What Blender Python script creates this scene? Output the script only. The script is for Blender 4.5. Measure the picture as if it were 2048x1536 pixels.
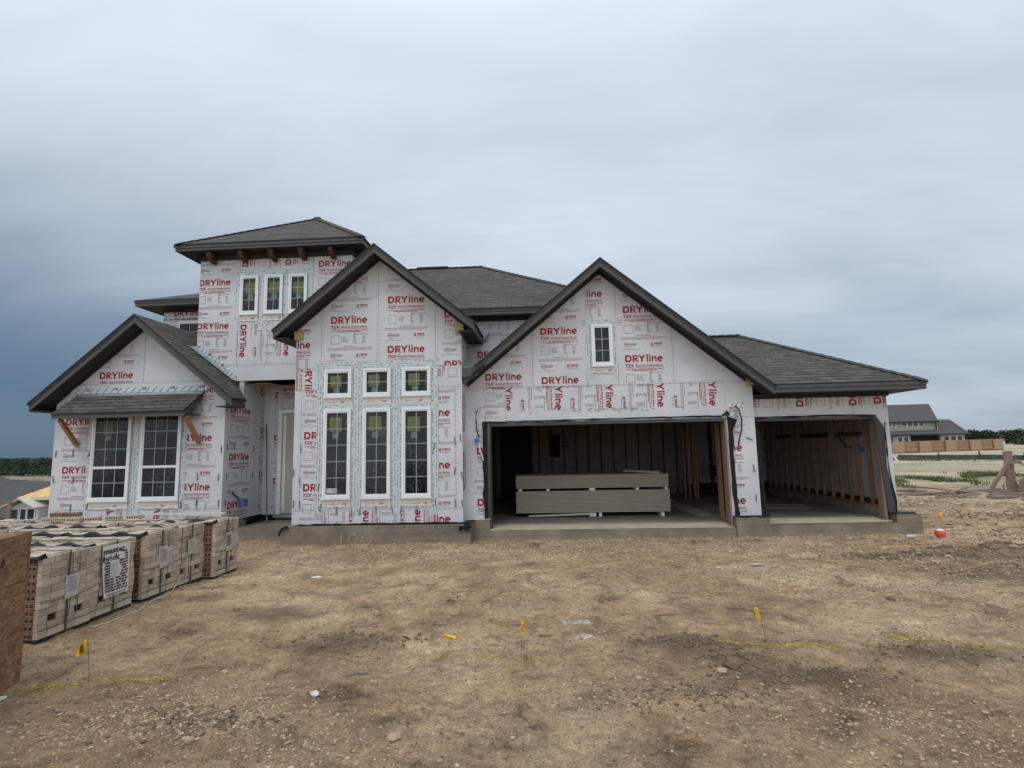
import bpy, math, random
import numpy as np
from mathutils import Vector, Matrix
R_ = math.radians
scene = bpy.context.scene
for o in list(bpy.data.objects):
    bpy.data.objects.remove(o)
col = scene.collection

# ------------------------------------------------------------------ camera
cam_d = bpy.data.cameras.new('camera')
cam = bpy.data.objects.new('camera', cam_d)
col.objects.link(cam)
cam_d.sensor_width = 36.0
cam_d.lens = 36.0 * 1064 / 2048
cam_d.clip_start = 0.05
cam_d.clip_end = 3000
_p, _r, _y = R_(6.80), R_(-1.24), R_(3.47)
_f = Vector((-math.sin(_y) * math.cos(_p), math.cos(_y) * math.cos(_p), math.sin(_p)))
_r0 = Vector((math.cos(_y), math.sin(_y), 0))
_u0 = _r0.cross(_f)
_rt = _r0 * math.cos(_r) + _u0 * math.sin(_r)
_up = _u0 * math.cos(_r) - _r0 * math.sin(_r)
_m = Matrix((_rt, _up, -_f)).transposed().to_4x4()
_m.translation = Vector((0, 0, 1.75))
cam.matrix_world = _m
scene.camera = cam

# ------------------------------------------------------------------ world: heavy overcast, darker to the left and low
world = bpy.data.worlds.new('World')
scene.world = world
world.use_nodes = True
nt = world.node_tree
nt.nodes.clear()
N = nt.nodes.new
L = nt.links.new
SUN_EL, SUN_AZ = R_(62), R_(195)     # azimuth clockwise from +Y: behind the camera


def mth(op, a, b=None, c=None, tree=None, clamp=False):
    t = tree or nt
    n = t.nodes.new('ShaderNodeMath')
    n.operation = op
    n.use_clamp = clamp
    for i, v in enumerate((a, b, c)):
        if v is None:
            continue
        if isinstance(v, (int, float)):
            n.inputs[i].default_value = v
        else:
            t.links.new(v, n.inputs[i])
    return n.outputs[0]


tc = N('ShaderNodeTexCoord')
sep = N('ShaderNodeSeparateXYZ')
L(tc.outputs['Generated'], sep.inputs[0])
X, Y, Z = sep.outputs
zc = mth('MAXIMUM', Z, 0.0)
# dark bank of cloud on the left
left = mth('MULTIPLY_ADD', X, -1.40, -0.36, clamp=True)
lowm = mth('MULTIPLY_ADD', zc, -1.75, 1.0, clamp=True)
lowm2 = mth('POWER', lowm, 1.5)
dark = mth('MULTIPLY', left, lowm2)
right = mth('MULTIPLY_ADD', X, 1.0, -0.15, clamp=True)
darkr = mth('MULTIPLY', mth('MULTIPLY', right, lowm), 0.06)
base = mth('MULTIPLY_ADD', zc, 0.62, 0.585)
base = mth('MULTIPLY_ADD', dark, -1.25, base)
base = mth('SUBTRACT', base, darkr)
# cloud streaks, on the cloud ceiling
den = mth('ADD', zc, 0.22)
cu = mth('DIVIDE', X, den)
cv = mth('DIVIDE', Y, den)
cmb = N('ShaderNodeCombineXYZ')
L(cu, cmb.inputs[0]); L(cv, cmb.inputs[1])
mp = N('ShaderNodeMapping')
mp.inputs['Rotation'].default_value = (0, 0, R_(-28))
mp.inputs['Scale'].default_value = (0.45, 1.15, 1)
L(cmb.outputs[0], mp.inputs[0])
n1 = N('ShaderNodeTexNoise')
n1.inputs['Scale'].default_value = 1.5
n1.inputs['Detail'].default_value = 6
n1.inputs['Roughness'].default_value = 0.46
n1.inputs['Distortion'].default_value = 0.35
L(mp.outputs[0], n1.inputs['Vector'])
amp = mth('MULTIPLY_ADD', X, 0.10, 0.50)
nz = mth('MULTIPLY', mth('SUBTRACT', n1.outputs[0], 0.5), amp)
n2 = N('ShaderNodeTexNoise')
n2.inputs['Scale'].default_value = 3.4
n2.inputs['Detail'].default_value = 7
n2.inputs['Roughness'].default_value = 0.55
n2.inputs['Distortion'].default_value = 0.8
mp2 = N('ShaderNodeMapping')
mp2.inputs['Rotation'].default_value = (0, 0, R_(35))
mp2.inputs['Scale'].default_value = (0.5, 1.0, 1)
L(cmb.outputs[0], mp2.inputs[0]); L(mp2.outputs[0], n2.inputs['Vector'])
fadeh = mth('MULTIPLY_ADD', zc, 3.0, 0.15, clamp=True)
nz2 = mth('MULTIPLY', mth('MULTIPLY', mth('SUBTRACT', n2.outputs[0], 0.5), 0.20), fadeh)
base = mth('ADD', base, nz2)
base = mth('ADD', base, nz, clamp=True)
ramp = N('ShaderNodeValToRGB')
L(base, ramp.inputs[0])
cr = ramp.color_ramp
cr.interpolation = 'B_SPLINE'
cr.elements[0].position = 0.0
cr.elements[0].color = (0.072, 0.135, 0.220, 1)
cr.elements[1].position = 1.0
cr.elements[1].color = (0.74, 0.82, 0.88, 1)
for pos, c in ((0.22, (0.125, 0.19, 0.275)), (0.45, (0.275, 0.35, 0.435)), (0.66, (0.44, 0.515, 0.59)), (0.84, (0.61, 0.68, 0.745))):
    e = cr.elements.new(pos)
    e.color = (*c, 1)
# thin cloud bar low on the right horizon
band = mth('MULTIPLY', mth('SUBTRACT', Z, 0.055), 46.0)
band = mth('POWER', 2.718, mth('MULTIPLY', mth('MULTIPLY', band, band), -1.0))
# brighter cloud cover behind the photographer
back = mth('MULTIPLY_ADD', Y, -0.55, 0.98)
back = mth('MAXIMUM', back, 1.0)
zen = mth('MULTIPLY', mth('MULTIPLY_ADD', Z, 1.0, -0.62, clamp=True), 1.5)
gain = mth('ADD', back, zen)
sky = N('ShaderNodeTexSky')
sky.sky_type = 'NISHITA'
sky.sun_disc = False
sky.sun_elevation = SUN_EL
sky.sun_rotation = SUN_AZ
b1 = N('ShaderNodeBackground')
bk = mth('MULTIPLY', Y, -1.8, clamp=True)
mx = N('ShaderNodeMix'); mx.data_type = 'RGBA'
L(bk, mx.inputs[0]); L(ramp.outputs[0], mx.inputs[6]); mx.inputs[7].default_value = (0.68, 0.74, 0.80, 1)
L(mx.outputs[2], b1.inputs[0])
L(gain, b1.inputs[1])
b2 = N('ShaderNodeBackground')
L(sky.outputs[0], b2.inputs[0])
b2.inputs[1].default_value = 0.012
add = N('ShaderNodeAddShader')
L(b1.outputs[0], add.inputs[0]); L(b2.outputs[0], add.inputs[1])
wo = N('ShaderNodeOutputWorld')
L(add.outputs[0], wo.inputs[0])

sun_d = bpy.data.lights.new('sun', 'SUN')
sun_d.energy = 0.95
sun_d.angle = R_(16)
sun_d.color = (1.0, 0.965, 0.92)
sun = bpy.data.objects.new('sun', sun_d)
col.objects.link(sun)
sd = Vector((math.sin(SUN_AZ) * math.cos(SUN_EL), math.cos(SUN_AZ) * math.cos(SUN_EL), math.sin(SUN_EL)))
sun.rotation_euler = (-sd).to_track_quat('-Z', 'Y').to_euler()
scene.view_settings.view_transform = 'Standard'
scene.view_settings.look = 'None'
scene.view_settings.exposure = 0.0
scene.view_settings.gamma = 1.0

# ------------------------------------------------------------------ materials


def new_mat(name):
    m = bpy.data.materials.new(name)
    m.use_nodes = True
    t = m.node_tree
    b = t.nodes['Principled BSDF']
    return m, t, b


def objco(t, scale=(1, 1, 1), rot=(0, 0, 0)):
    c = t.nodes.new('ShaderNodeTexCoord')
    mpn = t.nodes.new('ShaderNodeMapping')
    mpn.inputs['Scale'].default_value = scale
    mpn.inputs['Rotation'].default_value = rot
    t.links.new(c.outputs['Object'], mpn.inputs[0])
    return mpn.outputs[0]


def noise(t, vec, scale, detail=4, rough=0.55, dist=0.0):
    n = t.nodes.new('ShaderNodeTexNoise')
    n.inputs['Scale'].default_value = scale
    n.inputs['Detail'].default_value = detail
    n.inputs['Roughness'].default_value = rough
    n.inputs['Distortion'].default_value = dist
    t.links.new(vec, n.inputs['Vector'])
    return n.outputs[0]


def rampn(t, fac, stops):
    r = t.nodes.new('ShaderNodeValToRGB')
    e = r.color_ramp.elements
    e[0].position, e[0].color = stops[0][0], (*stops[0][1], 1)
    e[1].position, e[1].color = stops[-1][0], (*stops[-1][1], 1)
    for p, c in stops[1:-1]:
        q = e.new(p)
        q.color = (*c, 1)
    t.links.new(fac, r.inputs[0])
    return r.outputs[0]


def mixc(t, fac, a, b, mode='MIX'):
    n = t.nodes.new('ShaderNodeMix')
    n.data_type = 'RGBA'
    n.blend_type = mode
    for i, v in ((0, fac), (6, a), (7, b)):
        if isinstance(v, (int, float)):
            n.inputs[i].default_value = v
        elif isinstance(v, tuple):
            n.inputs[i].default_value = (*v, 1)
        else:
            t.links.new(v, n.inputs[i])
    return n.outputs[2]


def bump(t, b, h, strength, dist=0.01):
    n = t.nodes.new('ShaderNodeBump')
    n.inputs['Strength'].default_value = strength
    n.inputs['Distance'].default_value = dist
    t.links.new(h, n.inputs['Height'])
    t.links.new(n.outputs[0], b.inputs['Normal'])


def simple(name, c, rough=0.7, var=0.25, scale=6.0, stretch=(1, 1, 1), bmp=0.15, metallic=0.0, spec=0.4):
    m, t, b = new_mat(name)
    v = objco(t, stretch)
    n = noise(t, v, scale, 5, 0.6)
    lo = tuple(x * (1 - var) for x in c)
    hi = tuple(min(1, x * (1 + var)) for x in c)
    cc = rampn(t, n, [(0.3, lo), (0.7, hi)])
    t.links.new(cc, b.inputs['Base Color'])
    b.inputs['Roughness'].default_value = rough
    b.inputs['Metallic'].default_value = metallic
    b.inputs['Specular IOR Level'].default_value = spec
    if bmp:
        bump(t, b, noise(t, v, scale * 6, 3), bmp, 0.004)
    return m


M = {}


def wood(name, c, var=0.35, axis='z', rough=0.75):
    st = {'z': (14, 14, 0.9), 'x': (0.9, 14, 14), 'y': (14, 0.9, 14)}[axis]
    m, t, b = new_mat(name)
    v = objco(t, st)
    n = noise(t, v, 2.2, 6, 0.6, 0.8)
    n2 = noise(t, objco(t, (1, 1, 1)), 1.3, 2)
    cc = rampn(t, n, [(0.28, tuple(x * (1 - var) for x in c)), (0.72, tuple(x * (1 + var * .7) for x in c))])
    cc = mixc(t, mth('MULTIPLY', n2, 0.45, tree=t), cc, tuple(x * .55 for x in c))
    t.links.new(cc, b.inputs['Base Color'])
    b.inputs['Roughness'].default_value = rough
    bump(t, b, n, 0.25, 0.003)
    return m


# printed white weather-barrier board
m, t, b = new_mat('white_sheathing')
v = objco(t)
n1_ = noise(t, v, 1.1, 5, 0.6)
n2_ = noise(t, objco(t, (60, 60, 8)), 2.0, 3, 0.7)
n3_ = noise(t, v, 7.0, 5, 0.7)
cc = rampn(t, n1_, [(0.25, (0.48, 0.487, 0.505)), (0.75, (0.62, 0.625, 0.64))])
cc = mixc(t, mth('MULTIPLY', n2_, 0.16, tree=t), cc, (0.42, 0.43, 0.46))
dirt = rampn(t, n3_, [(0.60, (0, 0, 0)), (0.78, (1, 1, 1))])
cc = mixc(t, mth('MULTIPLY', dirt, 0.14, tree=t), cc, (0.30, 0.29, 0.28))
t.links.new(cc, b.inputs['Base Color'])
b.inputs['Roughness'].default_value = 0.62
b.inputs['Specular IOR Level'].default_value = 0.35
bump(t, b, n2_, 0.12, 0.002)
M['sheath'] = m
M['red_ink'] = simple('red_ink', (0.30, 0.020, 0.038), 0.65, 0.18, 9, bmp=0)
M['grey_ink'] = simple('grey_ink', (0.15, 0.11, 0.13), 0.7, 0.2, 9, bmp=0)
M['pale_red_ink'] = simple('pale_red_ink', (0.30, 0.13, 0.16), 0.7, 0.15, 9, bmp=0)
M['seam'] = simple('seam_line', (0.14, 0.14, 0.15), 0.8, 0.2, 20, bmp=0)  # thin dark line drawn along each board joint
M['dot'] = simple('nail_head', (0.22, 0.22, 0.23), 0.5, 0.2, 20, bmp=0, metallic=0.5)
M['tape'] = simple('flashing_tape', (0.50, 0.545, 0.56), 0.5, 0.08, 14, bmp=0.3)
M['tape_ink'] = simple('tape_print', (0.08, 0.155, 0.15), 0.6, 0.3, 9, bmp=0)
M['tr_ink'] = simple('tape_red_print', (0.35, 0.07, 0.09), 0.6, 0.3, 9, bmp=0)
M['sill_film'] = simple('sill_film', (0.62, 0.59, 0.56), 0.45, 0.12, 12, bmp=0.6)
M['vinyl'] = simple('white_vinyl', (0.70, 0.71, 0.71), 0.35, 0.05, 3, bmp=0.03)
M['muntin'] = simple('grille_bar', (0.25, 0.32, 0.31), 0.4, 0.08, 3, bmp=0)
M['yellow_sticker'] = simple('yellow_sticker', (0.115, 0.122, 0.045), 0.5, 0.12, 14, bmp=0.1)
M['teal_sticker'] = simple('teal_sticker', (0.10, 0.15, 0.145), 0.5, 0.1, 14, bmp=0)
M['sticker_ink'] = simple('sticker_ink', (0.12, 0.14, 0.05), 0.6, 0.1, 14, bmp=0)
M['white_label'] = simple('white_label', (0.44, 0.44, 0.43), 0.5, 0.1, 14, bmp=0.1)
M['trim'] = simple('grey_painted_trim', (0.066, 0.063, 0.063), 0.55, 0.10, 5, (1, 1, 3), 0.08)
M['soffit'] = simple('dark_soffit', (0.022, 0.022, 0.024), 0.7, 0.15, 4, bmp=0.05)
M['beam'] = wood('cedar_beam', (0.075, 0.032, 0.018), 0.5, 'y')
M['brace'] = wood('pine_brace', (0.36, 0.19, 0.075), 0.3, 'z')
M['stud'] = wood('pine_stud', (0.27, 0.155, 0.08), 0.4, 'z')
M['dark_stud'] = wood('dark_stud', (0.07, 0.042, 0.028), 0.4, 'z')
M['plank'] = wood('weathered_plank', (0.27, 0.19, 0.15), 0.4, 'x')
M['plank_grey'] = wood('grey_plank', (0.23, 0.18, 0.155), 0.4, 'x')
M['post'] = wood('weathered_post', (0.27, 0.185, 0.145), 0.35, 'z')
M['fence'] = wood('cedar_fence', (0.40, 0.265, 0.165), 0.3, 'z')
M['fence_dark'] = wood('cedar_rail', (0.30, 0.165, 0.09), 0.3, 'x')
M['endblock'] = simple('osb_block', (0.42, 0.31, 0.14), 0.8, 0.25, 30)
M['metal'] = simple('galvanised_metal', (0.46, 0.52, 0.53), 0.32, 0.18, 8, metallic=0.75, bmp=0.25)
M['tie'] = simple('wall_tie_metal', (0.16, 0.18, 0.19), 0.5, 0.2, 8, metallic=0.3, bmp=0)
M['membrane'] = simple('black_membrane', (0.009, 0.009, 0.010), 0.6, 0.3, 12, bmp=0.7, spec=0.25)
M['felt'] = simple('black_felt', (0.014, 0.015, 0.017), 0.75, 0.3, 12, bmp=0.5)
M['greywrap'] = simple('grey_membrane', (0.045, 0.047, 0.046), 0.5, 0.2, 10, bmp=0.5)
M['cable'] = simple('black_cable', (0.02, 0.021, 0.028), 0.45, 0.1, 10, bmp=0)
M['blue'] = simple('blue_plastic', (0.02, 0.14, 0.42), 0.4, 0.1, 10, bmp=0)
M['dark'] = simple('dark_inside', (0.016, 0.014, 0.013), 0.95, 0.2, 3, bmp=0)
M['foam'] = simple('foam_panel', (0.21, 0.185, 0.15), 0.85, 0.18, 2.5, bmp=0.2)
M['inner_white'] = simple('board_inner_face', (0.30, 0.30, 0.33), 0.8, 0.1, 2, bmp=0.05)
M['batt'] = simple('insulation_batt', (0.36, 0.29, 0.18), 0.95, 0.3, 9, (1, 3, 1), 0.6)
M['drywall'] = simple('drywall_edge', (0.33, 0.285, 0.22), 0.8, 0.10, 2.5, (0.4, 1, 20), 0.1)
M['drywall2'] = simple('drywall_edge_cool', (0.36, 0.32, 0.25), 0.8, 0.10, 2.5, (0.4, 1, 20), 0.1)
M['block'] = simple('spacer', (0.52, 0.49, 0.42), 0.8, 0.1, 6)
M['door'] = simple('door_paint', (0.40, 0.37, 0.33), 0.5, 0.05, 2, bmp=0.03)
M['ply'] = wood('dark_plywood', (0.20, 0.145, 0.10), 0.3, 'x')
M['yellow'] = simple('yellow_plastic', (0.80, 0.47, 0.015), 0.45, 0.08, 10, bmp=0.1)
M['yellow_paint'] = simple('yellow_spray_paint', (0.42, 0.33, 0.05), 0.9, 0.45, 22, bmp=0.8)
M['orange_paint'] = simple('orange_spray_paint', (0.40, 0.225, 0.13), 0.9, 0.25, 30, bmp=0)
M['chalk'] = simple('white_powder', (0.60, 0.56, 0.50), 0.95, 0.3, 25, bmp=0.8)
M['black_mark'] = simple('black_marker', (0.05, 0.03, 0.01), 0.6, 0.1, 10, bmp=0)
M['orange_ball'] = simple('orange_plastic', (0.72, 0.085, 0.03), 0.4, 0.1, 10, bmp=0)
M['dusty_white'] = simple('dusty_white', (0.46, 0.41, 0.345), 0.8, 0.2, 10, bmp=0.2)
M['white'] = simple('white_plastic', (0.70, 0.69, 0.66), 0.5, 0.08, 10, bmp=0)
M['wire'] = simple('steel_wire', (0.10, 0.085, 0.075), 0.5, 0.1, 10, bmp=0, metallic=0.5)
M['strap'] = simple('green_strap', (0.035, 0.075, 0.06), 0.45, 0.15, 8, bmp=0)
M['twine'] = simple('grey_twine', (0.11, 0.10, 0.095), 0.7, 0.15, 8, bmp=0)
M['clear'] = simple('clear_plastic', (0.42, 0.43, 0.43), 0.15, 0.1, 8, bmp=0.2, spec=0.8)
M['banner'] = simple('white_banner', (0.62, 0.61, 0.64), 0.4, 0.06, 5, bmp=0.35)
M['banner_ink'] = simple('banner_print', (0.085, 0.045, 0.05), 0.5, 0.15, 8, bmp=0)
M['stain'] = simple('grey_smudge', (0.30, 0.30, 0.295), 0.85, 0.35, 9, bmp=0)
m, t, b = new_mat('rubble_stone')
gi = t.nodes.new('ShaderNodeNewGeometry')
cc = rampn(t, gi.outputs['Random Per Island'], [(0.0, (0.22, 0.155, 0.10)), (0.3, (0.34, 0.25, 0.165)), (0.65, (0.46, 0.355, 0.24)), (1.0, (0.60, 0.49, 0.355))])
cc = mixc(t, mth('MULTIPLY', noise(t, objco(t), 40, 4, 0.7), 0.5, tree=t), cc, (0.22, 0.155, 0.10))
t.links.new(cc, b.inputs['Base Color'])
b.inputs['Roughness'].default_value = 0.97
b.inputs['Specular IOR Level'].default_value = 0.15
M['rubble'] = m
M['rubble2'] = simple('dark_clod', (0.165, 0.118, 0.080), 0.97, 0.35, 8, bmp=0.6)
M['leaf'] = simple('leaf_dark', (0.020, 0.031, 0.016), 0.8, 0.5, 0.35, bmp=0)
M['leaf2'] = simple('leaf_mid', (0.040, 0.055, 0.022), 0.8, 0.4, 0.35, bmp=0)
M['bark'] = simple('bark', (0.07, 0.055, 0.04), 0.9, 0.3, 3)
M['grass'] = simple('weed_green', (0.115, 0.135, 0.055), 0.85, 0.5, 1.2, bmp=0)
M['stucco'] = simple('cream_stucco', (0.36, 0.34, 0.30), 0.85, 0.08, 1, bmp=0.1)
M['far_roof'] = simple('far_shingles', (0.075, 0.070, 0.068), 0.9, 0.15, 2, (1, 1, 8), 0.2)
M['far_glass'] = simple('far_glass', (0.035, 0.042, 0.05), 0.15, 0.2, 1, bmp=0, spec=0.5)
M['osb_light'] = simple('osb_roof', (0.62, 0.40, 0.16), 0.85, 0.3, 5, bmp=0.2)
M['wrap_white'] = simple('white_wrap', (0.52, 0.55, 0.55), 0.7, 0.12, 2, bmp=0.1)
M['silt'] = simple('silt_fabric', (0.06, 0.065, 0.06), 0.8, 0.25, 2, bmp=0.1)
M['curb'] = simple('pale_curb', (0.46, 0.44, 0.39), 0.85, 0.12, 2, bmp=0.1)

# shingles (UV in metres)
m, t, b = new_mat('asphalt_shingles')
uv = t.nodes.new('ShaderNodeUVMap')
brk = t.nodes.new('ShaderNodeTexBrick')
brk.offset = 0.37
brk.squash = 1.0
for k, vv in (('Scale', 1.0), ('Mortar Size', 0.012), ('Mortar Smooth', 0.3), ('Bias', 0.0), ('Brick Width', 0.31), ('Row Height', 0.142)):
    brk.inputs[k].default_value = vv
brk.inputs['Color1'].default_value = (0.033, 0.030, 0.028, 1)
brk.inputs['Color2'].default_value = (0.130, 0.116, 0.103, 1)
brk.inputs['Mortar'].default_value = (0.018, 0.017, 0.017, 1)
dsv = t.nodes.new('ShaderNodeVectorMath'); dsv.operation = 'ADD'
nn = t.nodes.new('ShaderNodeTexNoise'); nn.inputs['Scale'].default_value = 3.0
t.links.new(uv.outputs[0], nn.inputs['Vector'])
sc = t.nodes.new('ShaderNodeVectorMath'); sc.operation = 'MULTIPLY'
t.links.new(nn.outputs[1], sc.inputs[0]); sc.inputs[1].default_value = (0.12, 0.03, 0)
t.links.new(uv.outputs[0], dsv.inputs[0]); t.links.new(sc.outputs[0], dsv.inputs[1])
t.links.new(dsv.outputs[0], brk.inputs['Vector'])
n_a = noise(t, uv.outputs[0], 55, 3, 0.7)
n_b = noise(t, uv.outputs[0], 1.7, 4, 0.6)
cc = mixc(t, 0.35, brk.outputs[0], rampn(t, n_a, [(0.3, (0.034, 0.031, 0.029)), (0.7, (0.125, 0.111, 0.097))]))
cc = mixc(t, mth('MULTIPLY', n_b, 0.4, tree=t), cc, (0.060, 0.054, 0.047))
# dark butt line under each course
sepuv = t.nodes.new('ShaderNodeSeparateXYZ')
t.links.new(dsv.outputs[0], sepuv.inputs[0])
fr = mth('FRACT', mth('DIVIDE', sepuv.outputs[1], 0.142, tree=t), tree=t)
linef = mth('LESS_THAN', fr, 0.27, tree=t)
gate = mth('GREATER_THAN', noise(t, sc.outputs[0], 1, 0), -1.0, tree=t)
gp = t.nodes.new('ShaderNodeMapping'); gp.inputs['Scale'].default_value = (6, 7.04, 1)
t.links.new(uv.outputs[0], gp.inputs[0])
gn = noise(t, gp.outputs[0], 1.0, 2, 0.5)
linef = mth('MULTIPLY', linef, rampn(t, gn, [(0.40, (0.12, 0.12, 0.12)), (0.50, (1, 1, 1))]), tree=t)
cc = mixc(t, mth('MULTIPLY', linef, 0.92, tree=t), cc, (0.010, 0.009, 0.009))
t.links.new(cc, b.inputs['Base Color'])
b.inputs['Roughness'].default_value = 0.92
bump(t, b, mth('MULTIPLY_ADD', fr, 0.6, n_a, tree=t), 0.45, 0.01)
M['shingle'] = m

# concrete
m, t, b = new_mat('concrete')
v = objco(t)
n = noise(t, v, 2.2, 6, 0.65)
n2 = noise(t, v, 30, 4, 0.6)
cc = rampn(t, n, [(0.32, (0.13, 0.108, 0.080)), (0.52, (0.215, 0.182, 0.137)), (0.72, (0.31, 0.265, 0.205))])
cc = mixc(t, mth('MULTIPLY', n2, 0.35, tree=t), cc, (0.14, 0.12, 0.10))
sp = t.nodes.new('ShaderNodeSeparateXYZ'); t.links.new(v, sp.inputs[0])
ln = mth('LESS_THAN', mth('FRACT', mth('MULTIPLY_ADD', sp.outputs[2], 7.1, 0.35, tree=t), tree=t), 0.07, tree=t)
cc = mixc(t, mth('MULTIPLY', ln, 0.55, tree=t), cc, (0.07, 0.06, 0.045))
mudf = mth('MULTIPLY', mth('MULTIPLY_ADD', sp.outputs[2], -5.0, 0.25, tree=t, clamp=True), mth('MULTIPLY_ADD', noise(t, objco(t), 6, 5, 0.7), 2.4, -.6, tree=t, clamp=True), tree=t)
cc = mixc(t, mudf, cc, (0.30, 0.215, 0.14))
t.links.new(cc, b.inputs['Base Color'])
b.inputs['Roughness'].default_value = 0.85
bump(t, b, n2, 0.35, 0.01)
M['concrete'] = m
M['lip'] = simple('pale_concrete', (0.46, 0.395, 0.30), 0.85, 0.18, 4, bmp=0.2)
M['slab'] = simple('slab_floor', (0.19, 0.168, 0.138), 0.55, 0.25, 1.6, bmp=0.1)

# osb sheet
m, t, b = new_mat('strand_board')
v = objco(t, (1, 1, 1))
vo = t.nodes.new('ShaderNodeTexVoronoi'); vo.inputs['Scale'].default_value = 16
vm = t.nodes.new('ShaderNodeMapping'); vm.inputs['Scale'].default_value = (1.0, 1.0, 2.6); vm.inputs['Rotation'].default_value = (0.5, 0.2, 0.3)
t.links.new(v, vm.inputs[0]); t.links.new(vm.outputs[0], vo.inputs['Vector'])
n = noise(t, vm.outputs[0], 10, 6, 0.7, 1.5)
cc = rampn(t, n, [(0.36, (0.06, 0.028, 0.014)), (0.5, (0.19, 0.095, 0.045)), (0.64, (0.42, 0.25, 0.13))])
sepv = t.nodes.new('ShaderNodeSeparateColor'); t.links.new(vo.outputs['Color'], sepv.inputs[0])
cc = mixc(t, 0.45, cc, rampn(t, sepv.outputs[0], [(0.0, (0.12, 0.055, 0.028)), (1.0, (0.33, 0.18, 0.095))]))
t.links.new(cc, b.inputs['Base Color'])
b.inputs['Roughness'].default_value = 0.75
bump(t, b, n, 0.35, 0.006)
M['osb'] = m

# brick clay
m, t, b = new_mat('tan_brick')
v = objco(t)
gi = t.nodes.new('ShaderNodeNewGeometry')
n = noise(t, v, 9, 5, 0.65)
cc = rampn(t, gi.outputs['Random Per Island'], [(0.0, (0.34, 0.27, 0.21)), (0.5, (0.46, 0.375, 0.295)), (1.0, (0.58, 0.475, 0.38))])
cc = mixc(t, mth('MULTIPLY', n, 0.45, tree=t), cc, (0.32, 0.255, 0.20))
t.links.new(cc, b.inputs['Base Color'])
b.inputs['Roughness'].default_value = 0.85
bump(t, b, noise(t, v, 60, 3), 0.3, 0.004)
M['brick'] = m
M['hole'] = simple('brick_hole', (0.035, 0.022, 0.016), 0.95, 0.2, 9, bmp=0)
M['brick_end'] = simple('brown_brick_end', (0.22, 0.135, 0.09), 0.9, 0.25, 9, bmp=0.2)

# window glass with wrinkled protective film
m, t, b = new_mat('window_glass')
v = objco(t, (1, 1, 0.35), (0, 0.35, 0))
n = noise(t, v, 5.5, 5, 0.62, 2.2)
line = mth('ABSOLUTE', mth('SUBTRACT', n, 0.5, tree=t), tree=t)
st = rampn(t, line, [(0.0, (1, 1, 1)), (0.010, (0, 0, 0))])
big = rampn(t, noise(t, objco(t), 1.9, 3), [(0.46, (0, 0, 0)), (0.62, (1, 1, 1))])
f_ = mth('MULTIPLY', mth('MULTIPLY', st, big, tree=t), 0.55, tree=t)
inner = rampn(t, noise(t, objco(t), 0.9, 3), [(0.35, (0.008, 0.009, 0.010)), (0.65, (0.030, 0.033, 0.036))])
cc = mixc(t, f_, inner, (0.34, 0.37, 0.39))
t.links.new(cc, b.inputs['Base Color'])
b.inputs['Roughness'].default_value = 0.10
b.inputs['IOR'].default_value = 1.32
bump(t, b, n, 0.35, 0.02)
M['glass'] = m


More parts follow.
